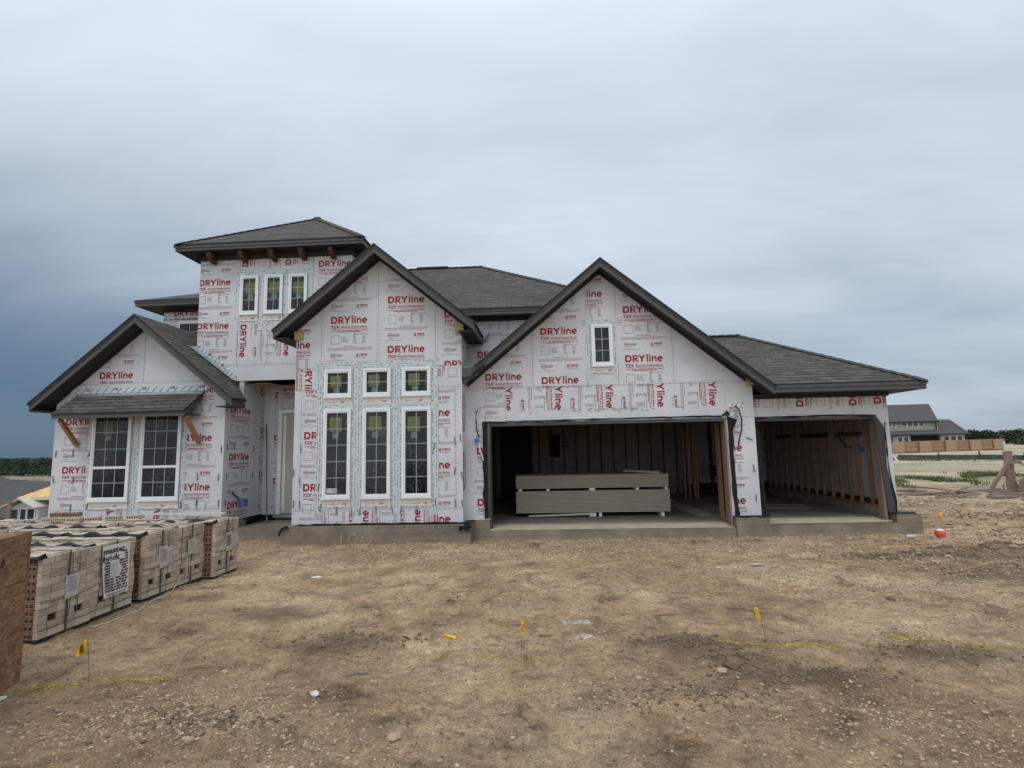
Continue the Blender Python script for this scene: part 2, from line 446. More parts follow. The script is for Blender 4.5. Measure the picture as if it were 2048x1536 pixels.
def ground_mat():
    m, t, b = new_mat('dirt')
    g = t.nodes.new('ShaderNodeNewGeometry')
    P = g.outputs['Position']

    def mapp(scale, rotz=0.0):
        q = t.nodes.new('ShaderNodeMapping')
        q.inputs['Scale'].default_value = scale
        q.inputs['Rotation'].default_value = (0, 0, rotz)
        t.links.new(P, q.inputs[0])
        return q.outputs[0]
    big_ = noise(t, P, 0.42, 5, 0.6, 0.5)
    mid = noise(t, P, 2.3, 6, 0.65, 0.6)
    fin = noise(t, P, 15, 8, 0.82)
    cc = rampn(t, big_, [(0.36, (0.43, 0.295, 0.190)), (0.5, (0.56, 0.402, 0.266)), (0.62, (0.68, 0.515, 0.357))])
    md = rampn(t, mid, [(0.30, (0.36, 0.33, 0.30)), (0.44, (0.80, 0.78, 0.75)), (0.60, (1.08, 1.06, 1.02)), (0.74, (1.30, 1.28, 1.25))])
    cc = mixc(t, 1.0, cc, md, 'MULTIPLY')
    fd = rampn(t, fin, [(0.32, (0.30, 0.27, 0.24)), (0.46, (0.85, 0.84, 0.82)), (0.58, (1.12, 1.12, 1.10)), (0.70, (1.7, 1.68, 1.62))])
    cc = mixc(t, 0.9, cc, fd, 'MULTIPLY')
    f2 = rampn(t, noise(t, P, 70, 4, 0.8), [(0.34, (0.50, 0.47, 0.44)), (0.5, (1, 1, 1)), (0.68, (1.45, 1.42, 1.38))])
    cc = mixc(t, 0.8, cc, f2, 'MULTIPLY')
    # embedded pebbles
    vo = t.nodes.new('ShaderNodeTexVoronoi'); vo.inputs['Scale'].default_value = 46
    t.links.new(P, vo.inputs['Vector'])
    sc_ = t.nodes.new('ShaderNodeSeparateColor'); t.links.new(vo.outputs['Color'], sc_.inputs[0])
    pebm = mth('MULTIPLY', mth('GREATER_THAN', sc_.outputs[0], 0.62, tree=t), mth('LESS_THAN', vo.outputs['Distance'], 0.36, tree=t), tree=t)
    patch = rampn(t, noise(t, P, 0.9, 6, 0.65), [(0.46, (0.04, 0.04, 0.04)), (0.64, (0.85, 0.85, 0.85))])
    pebm = mth('MULTIPLY', pebm, patch, tree=t)
    cc = mixc(t, mth('MULTIPLY', pebm, 0.75, tree=t), cc, (0.58, 0.46, 0.32))
    for mx_, my_, rx_, ry_ in ((1.25, 4.95, .62, .22), (1.6, 4.62, .45, .16), (1.9, 4.28, .6, .14), (3.1, 4.72, .6, .15), (7.6, 9.35, 1.7, .28), (5.6, 8.8, 1.4, .22), (6.2, 7.5, 1.5, .3), (-2.0, 5.0, .5, .2), (-3.0, 5.9, .5, .25)):
        vs_ = t.nodes.new('ShaderNodeVectorMath'); vs_.operation = 'SUBTRACT'
        wn_ = t.nodes.new('ShaderNodeTexNoise'); wn_.inputs['Scale'].default_value = 3.0; wn_.inputs['Detail'].default_value = 6
        t.links.new(P, wn_.inputs['Vector'])
        va_ = t.nodes.new('ShaderNodeVectorMath'); va_.operation = 'MULTIPLY_ADD'
        va_.inputs[1].default_value = (.9, .5, 0)
        t.links.new(wn_.outputs[1], va_.inputs[0]); t.links.new(P, va_.inputs[2])
        t.links.new(va_.outputs[0], vs_.inputs[0]); vs_.inputs[1].default_value = (mx_ + .45, my_ + .25, 0)
        vm_ = t.nodes.new('ShaderNodeVectorMath'); vm_.operation = 'MULTIPLY'; vm_.inputs[1].default_value = (1 / rx_, 1 / ry_, 0)
        t.links.new(vs_.outputs[0], vm_.inputs[0])
        vl_ = t.nodes.new('ShaderNodeVectorMath'); vl_.operation = 'LENGTH'; t.links.new(vm_.outputs[0], vl_.inputs[0])
        dmp = mth('MULTIPLY_ADD', vl_.outputs['Value'], -1.1, 1.5, tree=t, clamp=True)
        cc = mixc(t, mth('MULTIPLY', dmp, mth('MULTIPLY_ADD', fin, 1.6, -.2, tree=t, clamp=True), tree=t), cc, (0.135, 0.098, 0.068))
    # damp dark spoil patches
    dk = noise(t, mapp((1.0, 1.5, 1), 0.2), 0.85, 6, 0.68, 0.9)
    sx = t.nodes.new('ShaderNodeSeparateXYZ'); t.links.new(P, sx.inputs[0])
    dr = mth('MULTIPLY_ADD', sx.outputs[0], 0.10, 0.35, tree=t, clamp=True)
    dkm = mth('MULTIPLY', rampn(t, dk, [(0.54, (0, 0, 0)), (0.64, (1, 1, 1))]), dr, tree=t)
    cc = mixc(t, mth('MULTIPLY', dkm, 0.50, tree=t), cc, (0.072, 0.054, 0.040))
    # pale limestone field further off to the right, green slope to the left
    far = mth('MULTIPLY_ADD', sx.outputs[1], 0.085, -1.05, tree=t, clamp=True)
    pale = rampn(t, noise(t, mapp((0.25, 1.0, 1)), 0.30, 6, 0.65), [(0.36, (0.30, 0.24, 0.155)), (0.5, (0.48, 0.405, 0.285)), (0.7, (0.58, 0.51, 0.38))])
    pale = mixc(t, 0.75, pale, rampn(t, noise(t, mapp((0.5, 1.6, 1)), 2.6, 8, 0.8), [(0.36, (0.45, 0.42, 0.38)), (0.5, (1, 1, 1)), (0.66, (1.25, 1.22, 1.18))]), 'MULTIPLY')
    cc = mixc(t, far, cc, pale)
    lf = mth('MULTIPLY_ADD', sx.outputs[0], -0.06, -1.3, tree=t, clamp=True)
    grn = rampn(t, noise(t, P, 0.03, 4), [(0.4, (0.022, 0.032, 0.016)), (0.56, (0.05, 0.06, 0.028)), (0.64, (0.30, 0.25, 0.17))])
    cc = mixc(t, lf, cc, grn)
    c1 = mth('MULTIPLY', mth('LESS_THAN', sx.outputs[0], -225.0, tree=t), mth('GREATER_THAN', sx.outputs[0], -318.0, tree=t), tree=t)
    cc = mixc(t, mth('MULTIPLY', c1, rampn(t, noise(t, P, 0.035, 4), [(0.38, (0, 0, 0)), (0.46, (1, 1, 1))]), tree=t), cc, (0.26, 0.215, 0.165))
    t.links.new(cc, b.inputs['Base Color'])
    b.inputs['Roughness'].default_value = 0.96
    b.inputs['Specular IOR Level'].default_value = 0.15
    # raked ripples + grit
    wv = t.nodes.new('ShaderNodeTexWave')
    wv.inputs['Scale'].default_value = 2.6
    wv.inputs['Distortion'].default_value = 7.0
    wv.inputs['Detail'].default_value = 3.0
    wv.inputs['Detail Scale'].default_value = 0.7
    t.links.new(mapp((0.55, 1.6, 1), -0.5), wv.inputs['Vector'])
    rp = rampn(t, noise(t, P, 0.5, 3), [(0.42, (1, 1, 1)), (0.58, (0.1, 0.1, 0.1))])
    h = mth('MULTIPLY', wv.outputs[1], rp, tree=t)
    h = mth('MULTIPLY_ADD', h, 0.40, mth('MULTIPLY', fin, 1.3, tree=t), tree=t)
    h = mth('ADD', h, mth('MULTIPLY', mid, 1.3, tree=t), tree=t)
    h = mth('ADD', h, mth('MULTIPLY', pebm, 0.5, tree=t), tree=t)
    bump(t, b, h, 0.95, 0.045)
    return m


M['dirt'] = ground_mat()

# ------------------------------------------------------------------ mesh helpers


class MB:
    def __init__(s):
        s.v = []; s.f = []; s.m = []; s.mats = []; s.uv = {}

    def mi(s, mat):
        if mat not in s.mats:
            s.mats.append(mat)
        return s.mats.index(mat)

    def poly(s, pts, mat, uv=None):
        i = len(s.v)
        s.v += [tuple(p) for p in pts]
        s.f.append(tuple(range(i, i + len(pts))))
        s.m.append(s.mi(mat))
        if uv:
            s.uv[len(s.f) - 1] = uv

    def box(s, x0, x1, y0, y1, z0, z1, mat):
        s.hexa([(x0, y0, z0), (x1, y0, z0), (x1, y1, z0), (x0, y1, z0), (x0, y0, z1), (x1, y0, z1), (x1, y1, z1), (x0, y1, z1)], mat)

    def hexa(s, p, mat):
        i = len(s.v)
        s.v += [tuple(q) for q in p]
        k = s.mi(mat)
        for f in ((0, 3, 2, 1), (4, 5, 6, 7), (0, 1, 5, 4), (1, 2, 6, 5), (2, 3, 7, 6), (3, 0, 4, 7)):
            s.f.append(tuple(i + a for a in f)); s.m.append(k)

    def bar(s, a, b, w, h, mat, up=(0, 0, 1)):
        a = Vector(a); b = Vector(b)
        d = (b - a).normalized()
        up = Vector(up)
        sd_ = d.cross(up)
        if sd_.length < 1e-4:
            sd_ = d.cross(Vector((0, 1, 0)))
        sd_.normalize()
        u = sd_.cross(d).normalized()
        sd_ *= w / 2; u *= h / 2
        s.hexa([a - sd_ - u, a + sd_ - u, b + sd_ - u, b - sd_ - u, a - sd_ + u, a + sd_ + u, b + sd_ + u, b - sd_ + u], mat)

    def prism(s, pts, vec, mat, side=None, back=None):
        vec = Vector(vec)
        n = len(pts)
        q = [Vector(p) + vec for p in pts]
        s.poly(pts, mat)
        s.poly(q[::-1], back or mat)
        for i in range(n):
            j = (i + 1) % n
            s.poly([pts[j], pts[i], q[i], q[j]], side or mat)

    def tube(s, pts, r, mat, n=8):
        rings = []
        k = s.mi(mat)
        P = [Vector(p) for p in pts]
        for i, p in enumerate(P):
            d = (P[min(i + 1, len(P) - 1)] - P[max(i - 1, 0)]).normalized()
            a = d.cross(Vector((0.13, 0.21, 0.97)))
            if a.length < 1e-3:
                a = d.cross(Vector((1, 0, 0)))
            a.normalize(); c = d.cross(a)
            rr = r[i] if isinstance(r, (list, tuple)) else r
            i0 = len(s.v)
            for j in range(n):
                th = 2 * math.pi * j / n
                s.v.append(tuple(p + a * (rr * math.cos(th)) + c * (rr * math.sin(th))))
            rings.append(i0)
        for i in range(len(rings) - 1):
            for j in range(n):
                a0, a1 = rings[i] + j, rings[i] + (j + 1) % n
                b0, b1 = rings[i + 1] + j, rings[i + 1] + (j + 1) % n
                s.f.append((a0, a1, b1, b0)); s.m.append(k)
        s.f.append(tuple(rings[0] + j for j in range(n))[::-1]); s.m.append(k)
        s.f.append(tuple(rings[-1] + j for j in range(n))); s.m.append(k)

    def build(s, name, parent=None, smooth=False, loc=None):
        me = bpy.data.meshes.new(name)
        me.from_pydata(s.v, [], s.f)
        for k in s.mats:
            me.materials.append(M[k])
        me.polygons.foreach_set('material_index', s.m)
        if s.uv:
            lay = me.uv_layers.new(name='UVMap')
            for fi, uvs in s.uv.items():
                p = me.polygons[fi]
                for li, q in zip(p.loop_indices, uvs):
                    lay.data[li].uv = q
        if smooth:
            me.polygons.foreach_set('use_smooth', [True] * len(me.polygons))
        me.update()
        o = bpy.data.objects.new(name, me)
        col.objects.link(o)
        if loc is not None:
            o.location = loc
        if parent:
            o.parent = parent
            if parent.type == 'EMPTY' or True:
                o.matrix_parent_inverse = Matrix.Identity(4)
        return o


def tag(o, label=None, cat=None, group=None, kind=None):
    if label: o['label'] = label
    if cat: o['category'] = cat
    if group: o['group'] = group
    if kind: o['kind'] = kind
    return o


def empty(name, loc=(0, 0, 0), label=None, cat=None, group=None, rz=0):
    o = bpy.data.objects.new(name, None)
    col.objects.link(o)
    o.location = loc
    o.rotation_euler = (0, 0, rz)
    o.empty_display_size = 0.2
    return tag(o, label, cat, group)


def copy_tree(o, parent=None):
    c = o.copy()
    col.objects.link(c)
    if parent:
        c.parent = parent
    for ch in list(o.children):
        copy_tree(ch, c)
    return c


# ------------------------------------------------------------------ text polygons (2-D)
_tcache = {}


def text_polys(txt, size, bold=0.0, shear=0.0):
    key = (txt, size, bold, shear)
    if key in _tcache:
        return _tcache[key]
    cu = bpy.data.curves.new('t', 'FONT')
    cu.body = txt
    cu.size = size
    cu.offset = bold
    cu.shear = shear
    cu.resolution_u = 1
    ob = bpy.data.objects.new('t', cu)
    col.objects.link(ob)
    dg = bpy.context.evaluated_depsgraph_get()
    me = bpy.data.meshes.new_from_object(ob.evaluated_get(dg))
    out = [[(me.vertices[i].co.x, me.vertices[i].co.y) for i in p.vertices] for p in me.polygons]
    bpy.data.objects.remove(ob)
    bpy.data.curves.remove(cu)
    bpy.data.meshes.remove(me)
    if out:
        x0 = min(q[0] for p in out for q in p); x1 = max(q[0] for p in out for q in p)
    else:
        x0 = x1 = 0
    _tcache[key] = (out, x0, x1)
    return _tcache[key]


def fit_text(txt, x, y, w, h, bold=0.0, shear=0.0, cap=0.70):
    """text placed with its left edge at x, baseline y, total width w, cap height h"""
    out, x0, x1 = text_polys(txt, 1.0, bold, shear)
    sx = w / max(1e-6, x1 - x0); sy = h / cap
    return [[(x + (q[0] - x0) * sx, y + q[1] * sy) for q in p] for p in out]


def ring(cx, cy, ro, ri, a0, a1, n=10, sx=1.0):
    out = []
    for i in range(n):
        t0 = math.radians(a0 + (a1 - a0) * i / n); t1 = math.radians(a0 + (a1 - a0) * (i + 1) / n)
        out.append([(cx + ro * math.cos(t0) * sx, cy + ro * math.sin(t0)), (cx + ro * math.cos(t1) * sx, cy + ro * math.sin(t1)),
                    (cx + ri * math.cos(t1) * sx, cy + ri * math.sin(t1)), (cx + ri * math.cos(t0) * sx, cy + ri * math.sin(t0))])
    return out


def rc(x0, y0, x1, y1):
    return [(x0, y0), (x1, y0), (x1, y1), (x0, y1)]


def dryline():
    """the big word, cap height 1, width about 5.73"""
    o = []
    # D
    o += [rc(0, 0, .29, 1), rc(.29, 0, .5, .25), rc(.29, .75, .5, 1)] + ring(.5, .5, .52, .25, -90, 90, 12)
    # R
    x = 1.14
    o += [rc(x, 0, x + .28, 1), rc(x + .25, .79, x + .5, 1), rc(x + .25, .36, x + .5, .57)] + ring(x + .5, .68, .32, .11, -90, 90, 10)
    o.append([(x + .62, 0), (x + .95, 0), (x + .58, .42), (x + .33, .38)])
    # Y
    x = 1.98
    o += [[(x, 1), (x + .30, 1), (x + .68, .55), (x + .46, .40)], [(x + 1.16, 1), (x + .86, 1), (x + .48, .52), (x + .70, .40)], rc(x + .455, 0, x + .705, .52)]
    # l i
    o += [rc(3.26, 0, 3.49, 1.06), rc(3.65, 0, 3.88, .75), rc(3.65, .83, 3.88, 1.06)]
    # n
    o += [rc(4.03, 0, 4.25, .75), rc(4.55, 0, 4.78, .42)] + ring(4.42, .42, .36, .13, 0, 160, 8)
    # e
    o += ring(5.28, .37, .42, .18, 0, 315, 14) + [rc(4.93, .29, 5.68, .46)]
    s = .138
    return [[(q[0] * s, q[1] * s * 1.09) for q in p] for p in o]


PX = 1.063 / 461.0
DRY = dryline()


def micro(x0, x1, y, th, rnd, gap=0.16):
    """a line of tiny type as small word dashes; px units, y down"""
    o = []
    x = x0
    while x < x1:
        w = rnd.uniform(5, 17)
        e = min(x + w, x1)
        o.append([(x * PX, -(y + th * 1.6) * PX), (e * PX, -(y + th * 1.6) * PX), (e * PX, -y * PX), (x * PX, -y * PX)])
        x = e + rnd.uniform(2, 5)
    return o


def cell(rnd):
    red, grey, pale = [], [], []
    red += DRY
    red += fit_text('TSX', 2 * PX, -48 * PX, 86 * PX, 29 * PX, 0.032, 0.35)
    red += fit_text('Structural Weather Barrier', 92 * PX, -41 * PX, 250 * PX, 18 * PX, 0.018, 0.3)
    red.append([(92 * PX, -52 * PX), (345 * PX, -52 * PX), (345 * PX, -49 * PX), (92 * PX, -49 * PX)])
    for a, b_ in ((5, 98), (110, 280), (292, 346)):
        red += micro(a, b_, 63, 4.5, rnd)
    red += micro(62, 286, 75, 4.5, rnd)
    grey += [[(x * PX, -y * PX) for x, y in q] for q in (((214, 93), (236, 96), (236, 100), (214, 97)), ((212, 104), (232, 104), (232, 108), (212, 108)), ((236, 97), (241, 97), (241, 108), (236, 108)), ((219, 98), (225, 98), (225, 104), (219, 104)))]
    grey += micro(246, 350, 98, 2.6, rnd)
    for i in range(5):
        grey += micro(100, 150 + rnd.uniform(-10, 18), 125 + i * 11, 2.2, rnd)
    for i in range(9):
        y = 115 + i * 8.6
        grey += micro(212, 234 + (14 if i > 6 else 0), y, 2, rnd)
        grey += micro(296, 322, y, 2, rnd)
    grey += micro(112, 250, 213, 3.2, rnd)
    pale += micro(-26, 385, 229, 2.6, rnd) + micro(-26, 385, 239, 2.0, rnd) + micro(-26, 330, 247, 1.8, rnd)
    for q in (rc(2, 113, 80, 115.5), rc(2, 188, 80, 190.5), rc(2, 115, 4.5, 188), rc(77.5, 115, 80, 188)):
        red.append([(x * PX, -y * PX) for x, y in q])
    for q in (rc(2, 278, 40, 281), rc(2, 313, 40, 316), rc(2, 281, 5, 313), rc(37, 281, 40, 313)):
        red.append([(x * PX, -y * PX) for x, y in q])
    red += fit_text('NSF', 8 * PX, -304 * PX, 26 * PX, 14 * PX, 0.03)
    for i in range(3):
        grey += micro(44, 105 + rnd.uniform(0, 12), 288 + i * 8, 2.8, rnd)
    grey += micro(20, 62, 328, 2, rnd)
    pale += micro(-30, 140, 342, 2.4, rnd)
    # house-like emblem and its word
    for q in (((238, 312), (238, 296), (248, 284), (252, 288), (245, 297), (245, 312)), ((248, 312), (260, 312), (260, 284), (252, 284), (252, 300), (248, 303))):
        red.append([(x * PX, -y * PX) for x, y in q][::-1])
    red += fit_text('FIBRE', 270 * PX, -302 * PX, 72 * PX, 16 * PX, 0.03, 0.1)
    pale += micro(270, 342, 307, 2, rnd)
    grey += micro(245, 334, 320, 2.2, rnd)
    return red, grey, pale


def clip(poly, hp):
    """poly 2-D, hp list of (a,b,c) keep a*u+b*v<=c"""
    for a, b_, c in hp:
        out = []
        n = len(poly)
        if n == 0:
            return []
        for i in range(n):
            p, q = poly[i], poly[(i + 1) % n]
            dp = a * p[0] + b_ * p[1] - c
            dq = a * q[0] + b_ * q[1] - c
            if dp <= 0:
                out.append(p)
            if (dp < 0 < dq) or (dq < 0 < dp):
                s_ = dp / (dp - dq)
                out.append((p[0] + (q[0] - p[0]) * s_, p[1] + (q[1] - p[1]) * s_))
        poly = out
    return poly if len(poly) >= 3 else []


def rect_hp(u0, u1, v0, v1):
    return [(-1, 0, -u0), (1, 0, u1), (0, -1, -v0), (0, 1, v1)]


def put2d(mb, polys, mat, fn, hp, off):
    for p in polys:
        q = clip(p, hp)
        if q:
            mb.poly([fn(u, v, off) for u, v in q], mat)


def print_panel(mb, fn, reg, rot, au, av, extra, rnd, edge=True):
    """print one board: reg=(u0,u1,v0,v1) in wall coordinates"""
    u0, u1, v0, v1 = reg
    hp = rect_hp(u0 + .004, u1 - .004, v0 + .004, v1 - .004) + extra
    ca, sa = round(math.cos(R_(rot))), round(math.sin(R_(rot)))
    per = 1.063
    for k in range(-4, 5):
        ox, oy = au + k * per * sa, av - k * per * ca
        # quick reject
        c0 = [(ox + ca * x - sa * y, oy + sa * x + ca * y) for x, y in ((-.1, -.85), (.95, -.85), (.95, .2), (-.1, .2))]
        if max(c[0] for c in c0) < u0 or min(c[0] for c in c0) > u1 or max(c[1] for c in c0) < v0 or min(c[1] for c in c0) > v1:
            continue
        red, grey, pale = cell(rnd)
        for lst, mat in ((red, 'red_ink'), (grey, 'grey_ink'), (pale, 'pale_red_ink')):
            pl = [[(ox + ca * x - sa * y, oy + sa * x + ca * y) for x, y in p] for p in lst]
            put2d(mb, pl, mat, fn, hp, 0.0030)


def seam(mb, fn, a, b_, extra, rnd, th=0.006, nails=True, tapey=False):
    """board joint from a to b (axis aligned) with nail heads either side"""
    (ua, va), (ub, vb) = a, b_
    if ua == ub:
        put2d(mb, [rc(ua - th / 2, min(va, vb), ua + th / 2, max(va, vb))], 'seam', fn, extra, 0.0018)
    else:
        put2d(mb, [rc(min(ua, ub), va - th / 2, max(ua, ub), va + th / 2)], 'seam', fn, extra, 0.0018)
    if nails:
        ln = math.hypot(ub - ua, vb - va)
        n = int(ln / 0.105)
        for i in range(n):
            t_ = (i + .5) / n
            u, v_ = ua + (ub - ua) * t_, va + (vb - va) * t_
            for sgn in (-1, 1):
                d = 0.028 + rnd.uniform(-.006, .008)
                uu, vv = (u + sgn * d, v_ + rnd.uniform(-.02, .02)) if ua == ub else (u + rnd.uniform(-.02, .02), v_ + sgn * d)
                r = 0.0075
                put2d(mb, [rc(uu - r, vv - r * .6, uu + r, vv + r * .6)], 'dot', fn, extra, 0.0022)


def field_nails(mb, fn, reg, extra, rnd, n):
    for i in range(n):
        uu, vv = rnd.uniform(reg[0], reg[1]), rnd.uniform(reg[2], reg[3])
        r = rnd.uniform(.004, .008)
        put2d(mb, [rc(uu - r, vv - r, uu + r, vv + r)], 'dot', fn, extra, 0.0022)


def fnY(Yp):
    return lambda u, v, off: (u, Yp - off, v)


def solid_wall(mb, outline, Yp, th=0.10, mat='sheath'):
    mb.prism([(u, Yp, v) for u, v in outline], (0, th, 0), mat, back='inner_white')


# ------------------------------------------------------------------ terrain
def _hash(ix, iy, s):
    h = (ix * 374761393 + iy * 668265263 + s * 974634777) & 0xffffffff
    h = ((h ^ (h >> 13)) * 1274126177) & 0xffffffff
    return ((h ^ (h >> 16)) & 0xffff) / 65535.0


def vnoise(x, y, s=0):
    x = np.asarray(x, float); y = np.asarray(y, float)
    xi = np.floor(x).astype(np.int64); yi = np.floor(y).astype(np.int64)
    fx = x - xi; fy = y - yi
    fx = fx * fx * (3 - 2 * fx); fy = fy * fy * (3 - 2 * fy)
    a = _hash(xi, yi, s); b_ = _hash(xi + 1, yi, s); c = _hash(xi, yi + 1, s); d = _hash(xi + 1, yi + 1, s)
    return (a * (1 - fx) + b_ * fx) * (1 - fy) + (c * (1 - fx) + d * fx) * fy


def sst(x):
    x = np.clip(x, 0, 1)
    return x * x * (3 - 2 * x)


MOUNDS = [(1.55, 4.62, .30, .16, .045), (3.1, 4.75, .5, .2, .05), (7.4, 9.3, 1.3, .35, .10), (5.6, 8.8, 1.2, .3, .04), (9.6, 12.6, 1.6, .8, .16),
          (-2.3, 3.55, .5, .2, .03), (.95, 4.0, .5, .2, .03), (-1.9, 5.0, .5, .25, .025), (8.6, 10.4, 1.4, .5, .06), (1.15, 5.0, .42, .16, .03), (1.9, 4.3, .5, .16, .025),
          (6.4, 7.9, 1.0, .22, .05), (8.0, 7.2, 1.2, .3, .06)]


def H(x, y):
    x = np.asarray(x, float); y = np.asarray(y, float)
    z = -0.10 * sst((y - 6.5) / 4.0)
    z = z - 4.4 * sst((-x - 12.2) / 9.0) - 12.5 * sst((-x - 38) / 45.0)
    z = z + 15.5 * sst((-x - 170) / 300.0)
    near = 1 - sst((np.hypot(x, y) - 14) / 30)
    z = z + near * ((vnoise(x * .9, y * .9, 1) - .5) * .030 + (vnoise(x * 3.1, y * 3.4, 2) - .5) * .030)
    z = z + near * ((vnoise(x * 8, y * 9, 3) - .5) * .022 + (vnoise(x * 17, y * 19, 4) - .5) * .015)
    rough = sst((x - 3.5) / 3.0) * near
    z = z + rough * ((vnoise(x * 2.2, y * 3.0, 5) - .5) * .07 + (vnoise(x * 7, y * 8, 6) - .5) * .050)
    ph = (y + .10 * (x + .6) ** 2 - .12 * x) / .105 + .8 * vnoise(x * 1.4, y * 1.4, 9)
    msk = np.exp(-((x + .6) / 2.4) ** 2 - ((y - 5.9) / 1.3) ** 2) * sst(vnoise(x * 1.1, y * 1.1, 10) * 2.4 - .7)
    z = z + near * msk * .011 * np.sin(2 * math.pi * ph)
    ph2 = (y + .45 * x) / .12 + .7 * vnoise(x * 1.3, y * 1.3, 14)
    msk2 = np.exp(-((x + 3.0) / 1.1) ** 2 - ((y - 5.0) / .8) ** 2)
    z = z + near * msk2 * .009 * np.sin(2 * math.pi * ph2)
    for c0, sl in ((8.3, -.10), (9.25, -.08), (7.05, .04)):
        dd = (y - c0 - sl * x) / .16
        z = z - near * .028 * np.exp(-dd * dd) * sst((x + 1.5) / 2) * (.6 + .8 * vnoise(x * 2, y * 2, 15)) + near * .016 * np.exp(-(dd - 1.6) ** 2) * sst((x + 1.5) / 2)
    for mx, my, rx, ry, h in MOUNDS:
        g = np.exp(-((x - mx) / rx) ** 2 - ((y - my) / ry) ** 2)
        z = z + g * h * (0.55 + 0.9 * vnoise(x * 11, y * 13, 7))
    flat = sst((y - 10.55) / .25) * (1 - sst((y - 19) / .5)) * sst((x + 11.4) / .2) * (1 - sst((x - 7.45) / .25))
    z = z * (1 - flat) + flat * (-0.12)
    farn = sst((np.hypot(x, y) - 18) / 30)
    z = z + farn * (vnoise(x * .12, y * .12, 8) - .5) * .16
    return z


def Hs(x, y):
    return float(H(x, y))


def axis(segs):
    out = []
    for a, b_, st_ in segs:
        n = max(1, int(round((b_ - a) / st_)))
        out += [a + (b_ - a) * i / n for i in range(n)]
    out.append(segs[-1][1])
    return np.array(out)


gx = axis([(-1400, -500, 150), (-500, -120, 20), (-120, -30, 5), (-30, -12, 1), (-12, -6, .15), (-6, 5, .04), (5, 12, .07), (12, 30, .5), (30, 120, 5), (120, 500, 40), (500, 1400, 150)])
gy = axis([(-300, -40, 40), (-40, -5, 3), (-5, 2.6, .4), (2.6, 6, .03), (6, 11.2, .05), (11.2, 20, .25), (20, 40, 1), (40, 120, 5), (120, 500, 20), (500, 1500, 120)])
GX, GY = np.meshgrid(gx, gy)
GZ = H(GX, GY)
nx, ny = len(gx), len(gy)
co = np.stack([GX.ravel(), GY.ravel(), GZ.ravel()], 1)
idx = np.arange(nx * ny).reshape(ny, nx)
quads = np.stack([idx[:-1, :-1].ravel(), idx[:-1, 1:].ravel(), idx[1:, 1:].ravel(), idx[1:, :-1].ravel()], 1)


def np_mesh(name, co, faces, mats, mi=None, smooth=False):
    me = bpy.data.meshes.new(name)
    nf, k = faces.shape
    me.vertices.add(len(co)); me.vertices.foreach_set('co', co.astype(np.float32).ravel())
    me.loops.add(nf * k); me.loops.foreach_set('vertex_index', faces.astype(np.int32).ravel())
    me.polygons.add(nf); me.polygons.foreach_set('loop_start', np.arange(0, nf * k, k, dtype=np.int32))
    me.polygons.foreach_set('loop_total', np.full(nf, k, np.int32))
    for q in mats:
        me.materials.append(M[q])
    if mi is not None:
        me.polygons.foreach_set('material_index', mi.astype(np.int32))
    me.polygons.foreach_set('use_smooth', np.full(nf, smooth))
    me.update(calc_edges=True)
    o = bpy.data.objects.new(name, me)
    col.objects.link(o)
    return o


tag(np_mesh('ground', co, quads, ['dirt'], smooth=True), kind='structure')

# ------------------------------------------------------------------ the house
house = empty('unfinished_house', (0, 11, 0), 'large unfinished house wrapped in white printed sheathing with grey roofs and two open garage bays', 'house')


class HB(MB):
    """mesh builder whose parts hang under the house (world coordinates)"""
    def build(s, name, parent=None, smooth=False, label=None):
        p = parent or house
        o = MB.build(s, name, None, smooth)
        o.parent = p
        q = Vector((0, 0, 0))
        w = p
        while w:
            q += w.location; w = w.parent
        o.location = -q
        if label:
            o['label'] = label
        return o


RS = 0.829        # roof slope of the front gables

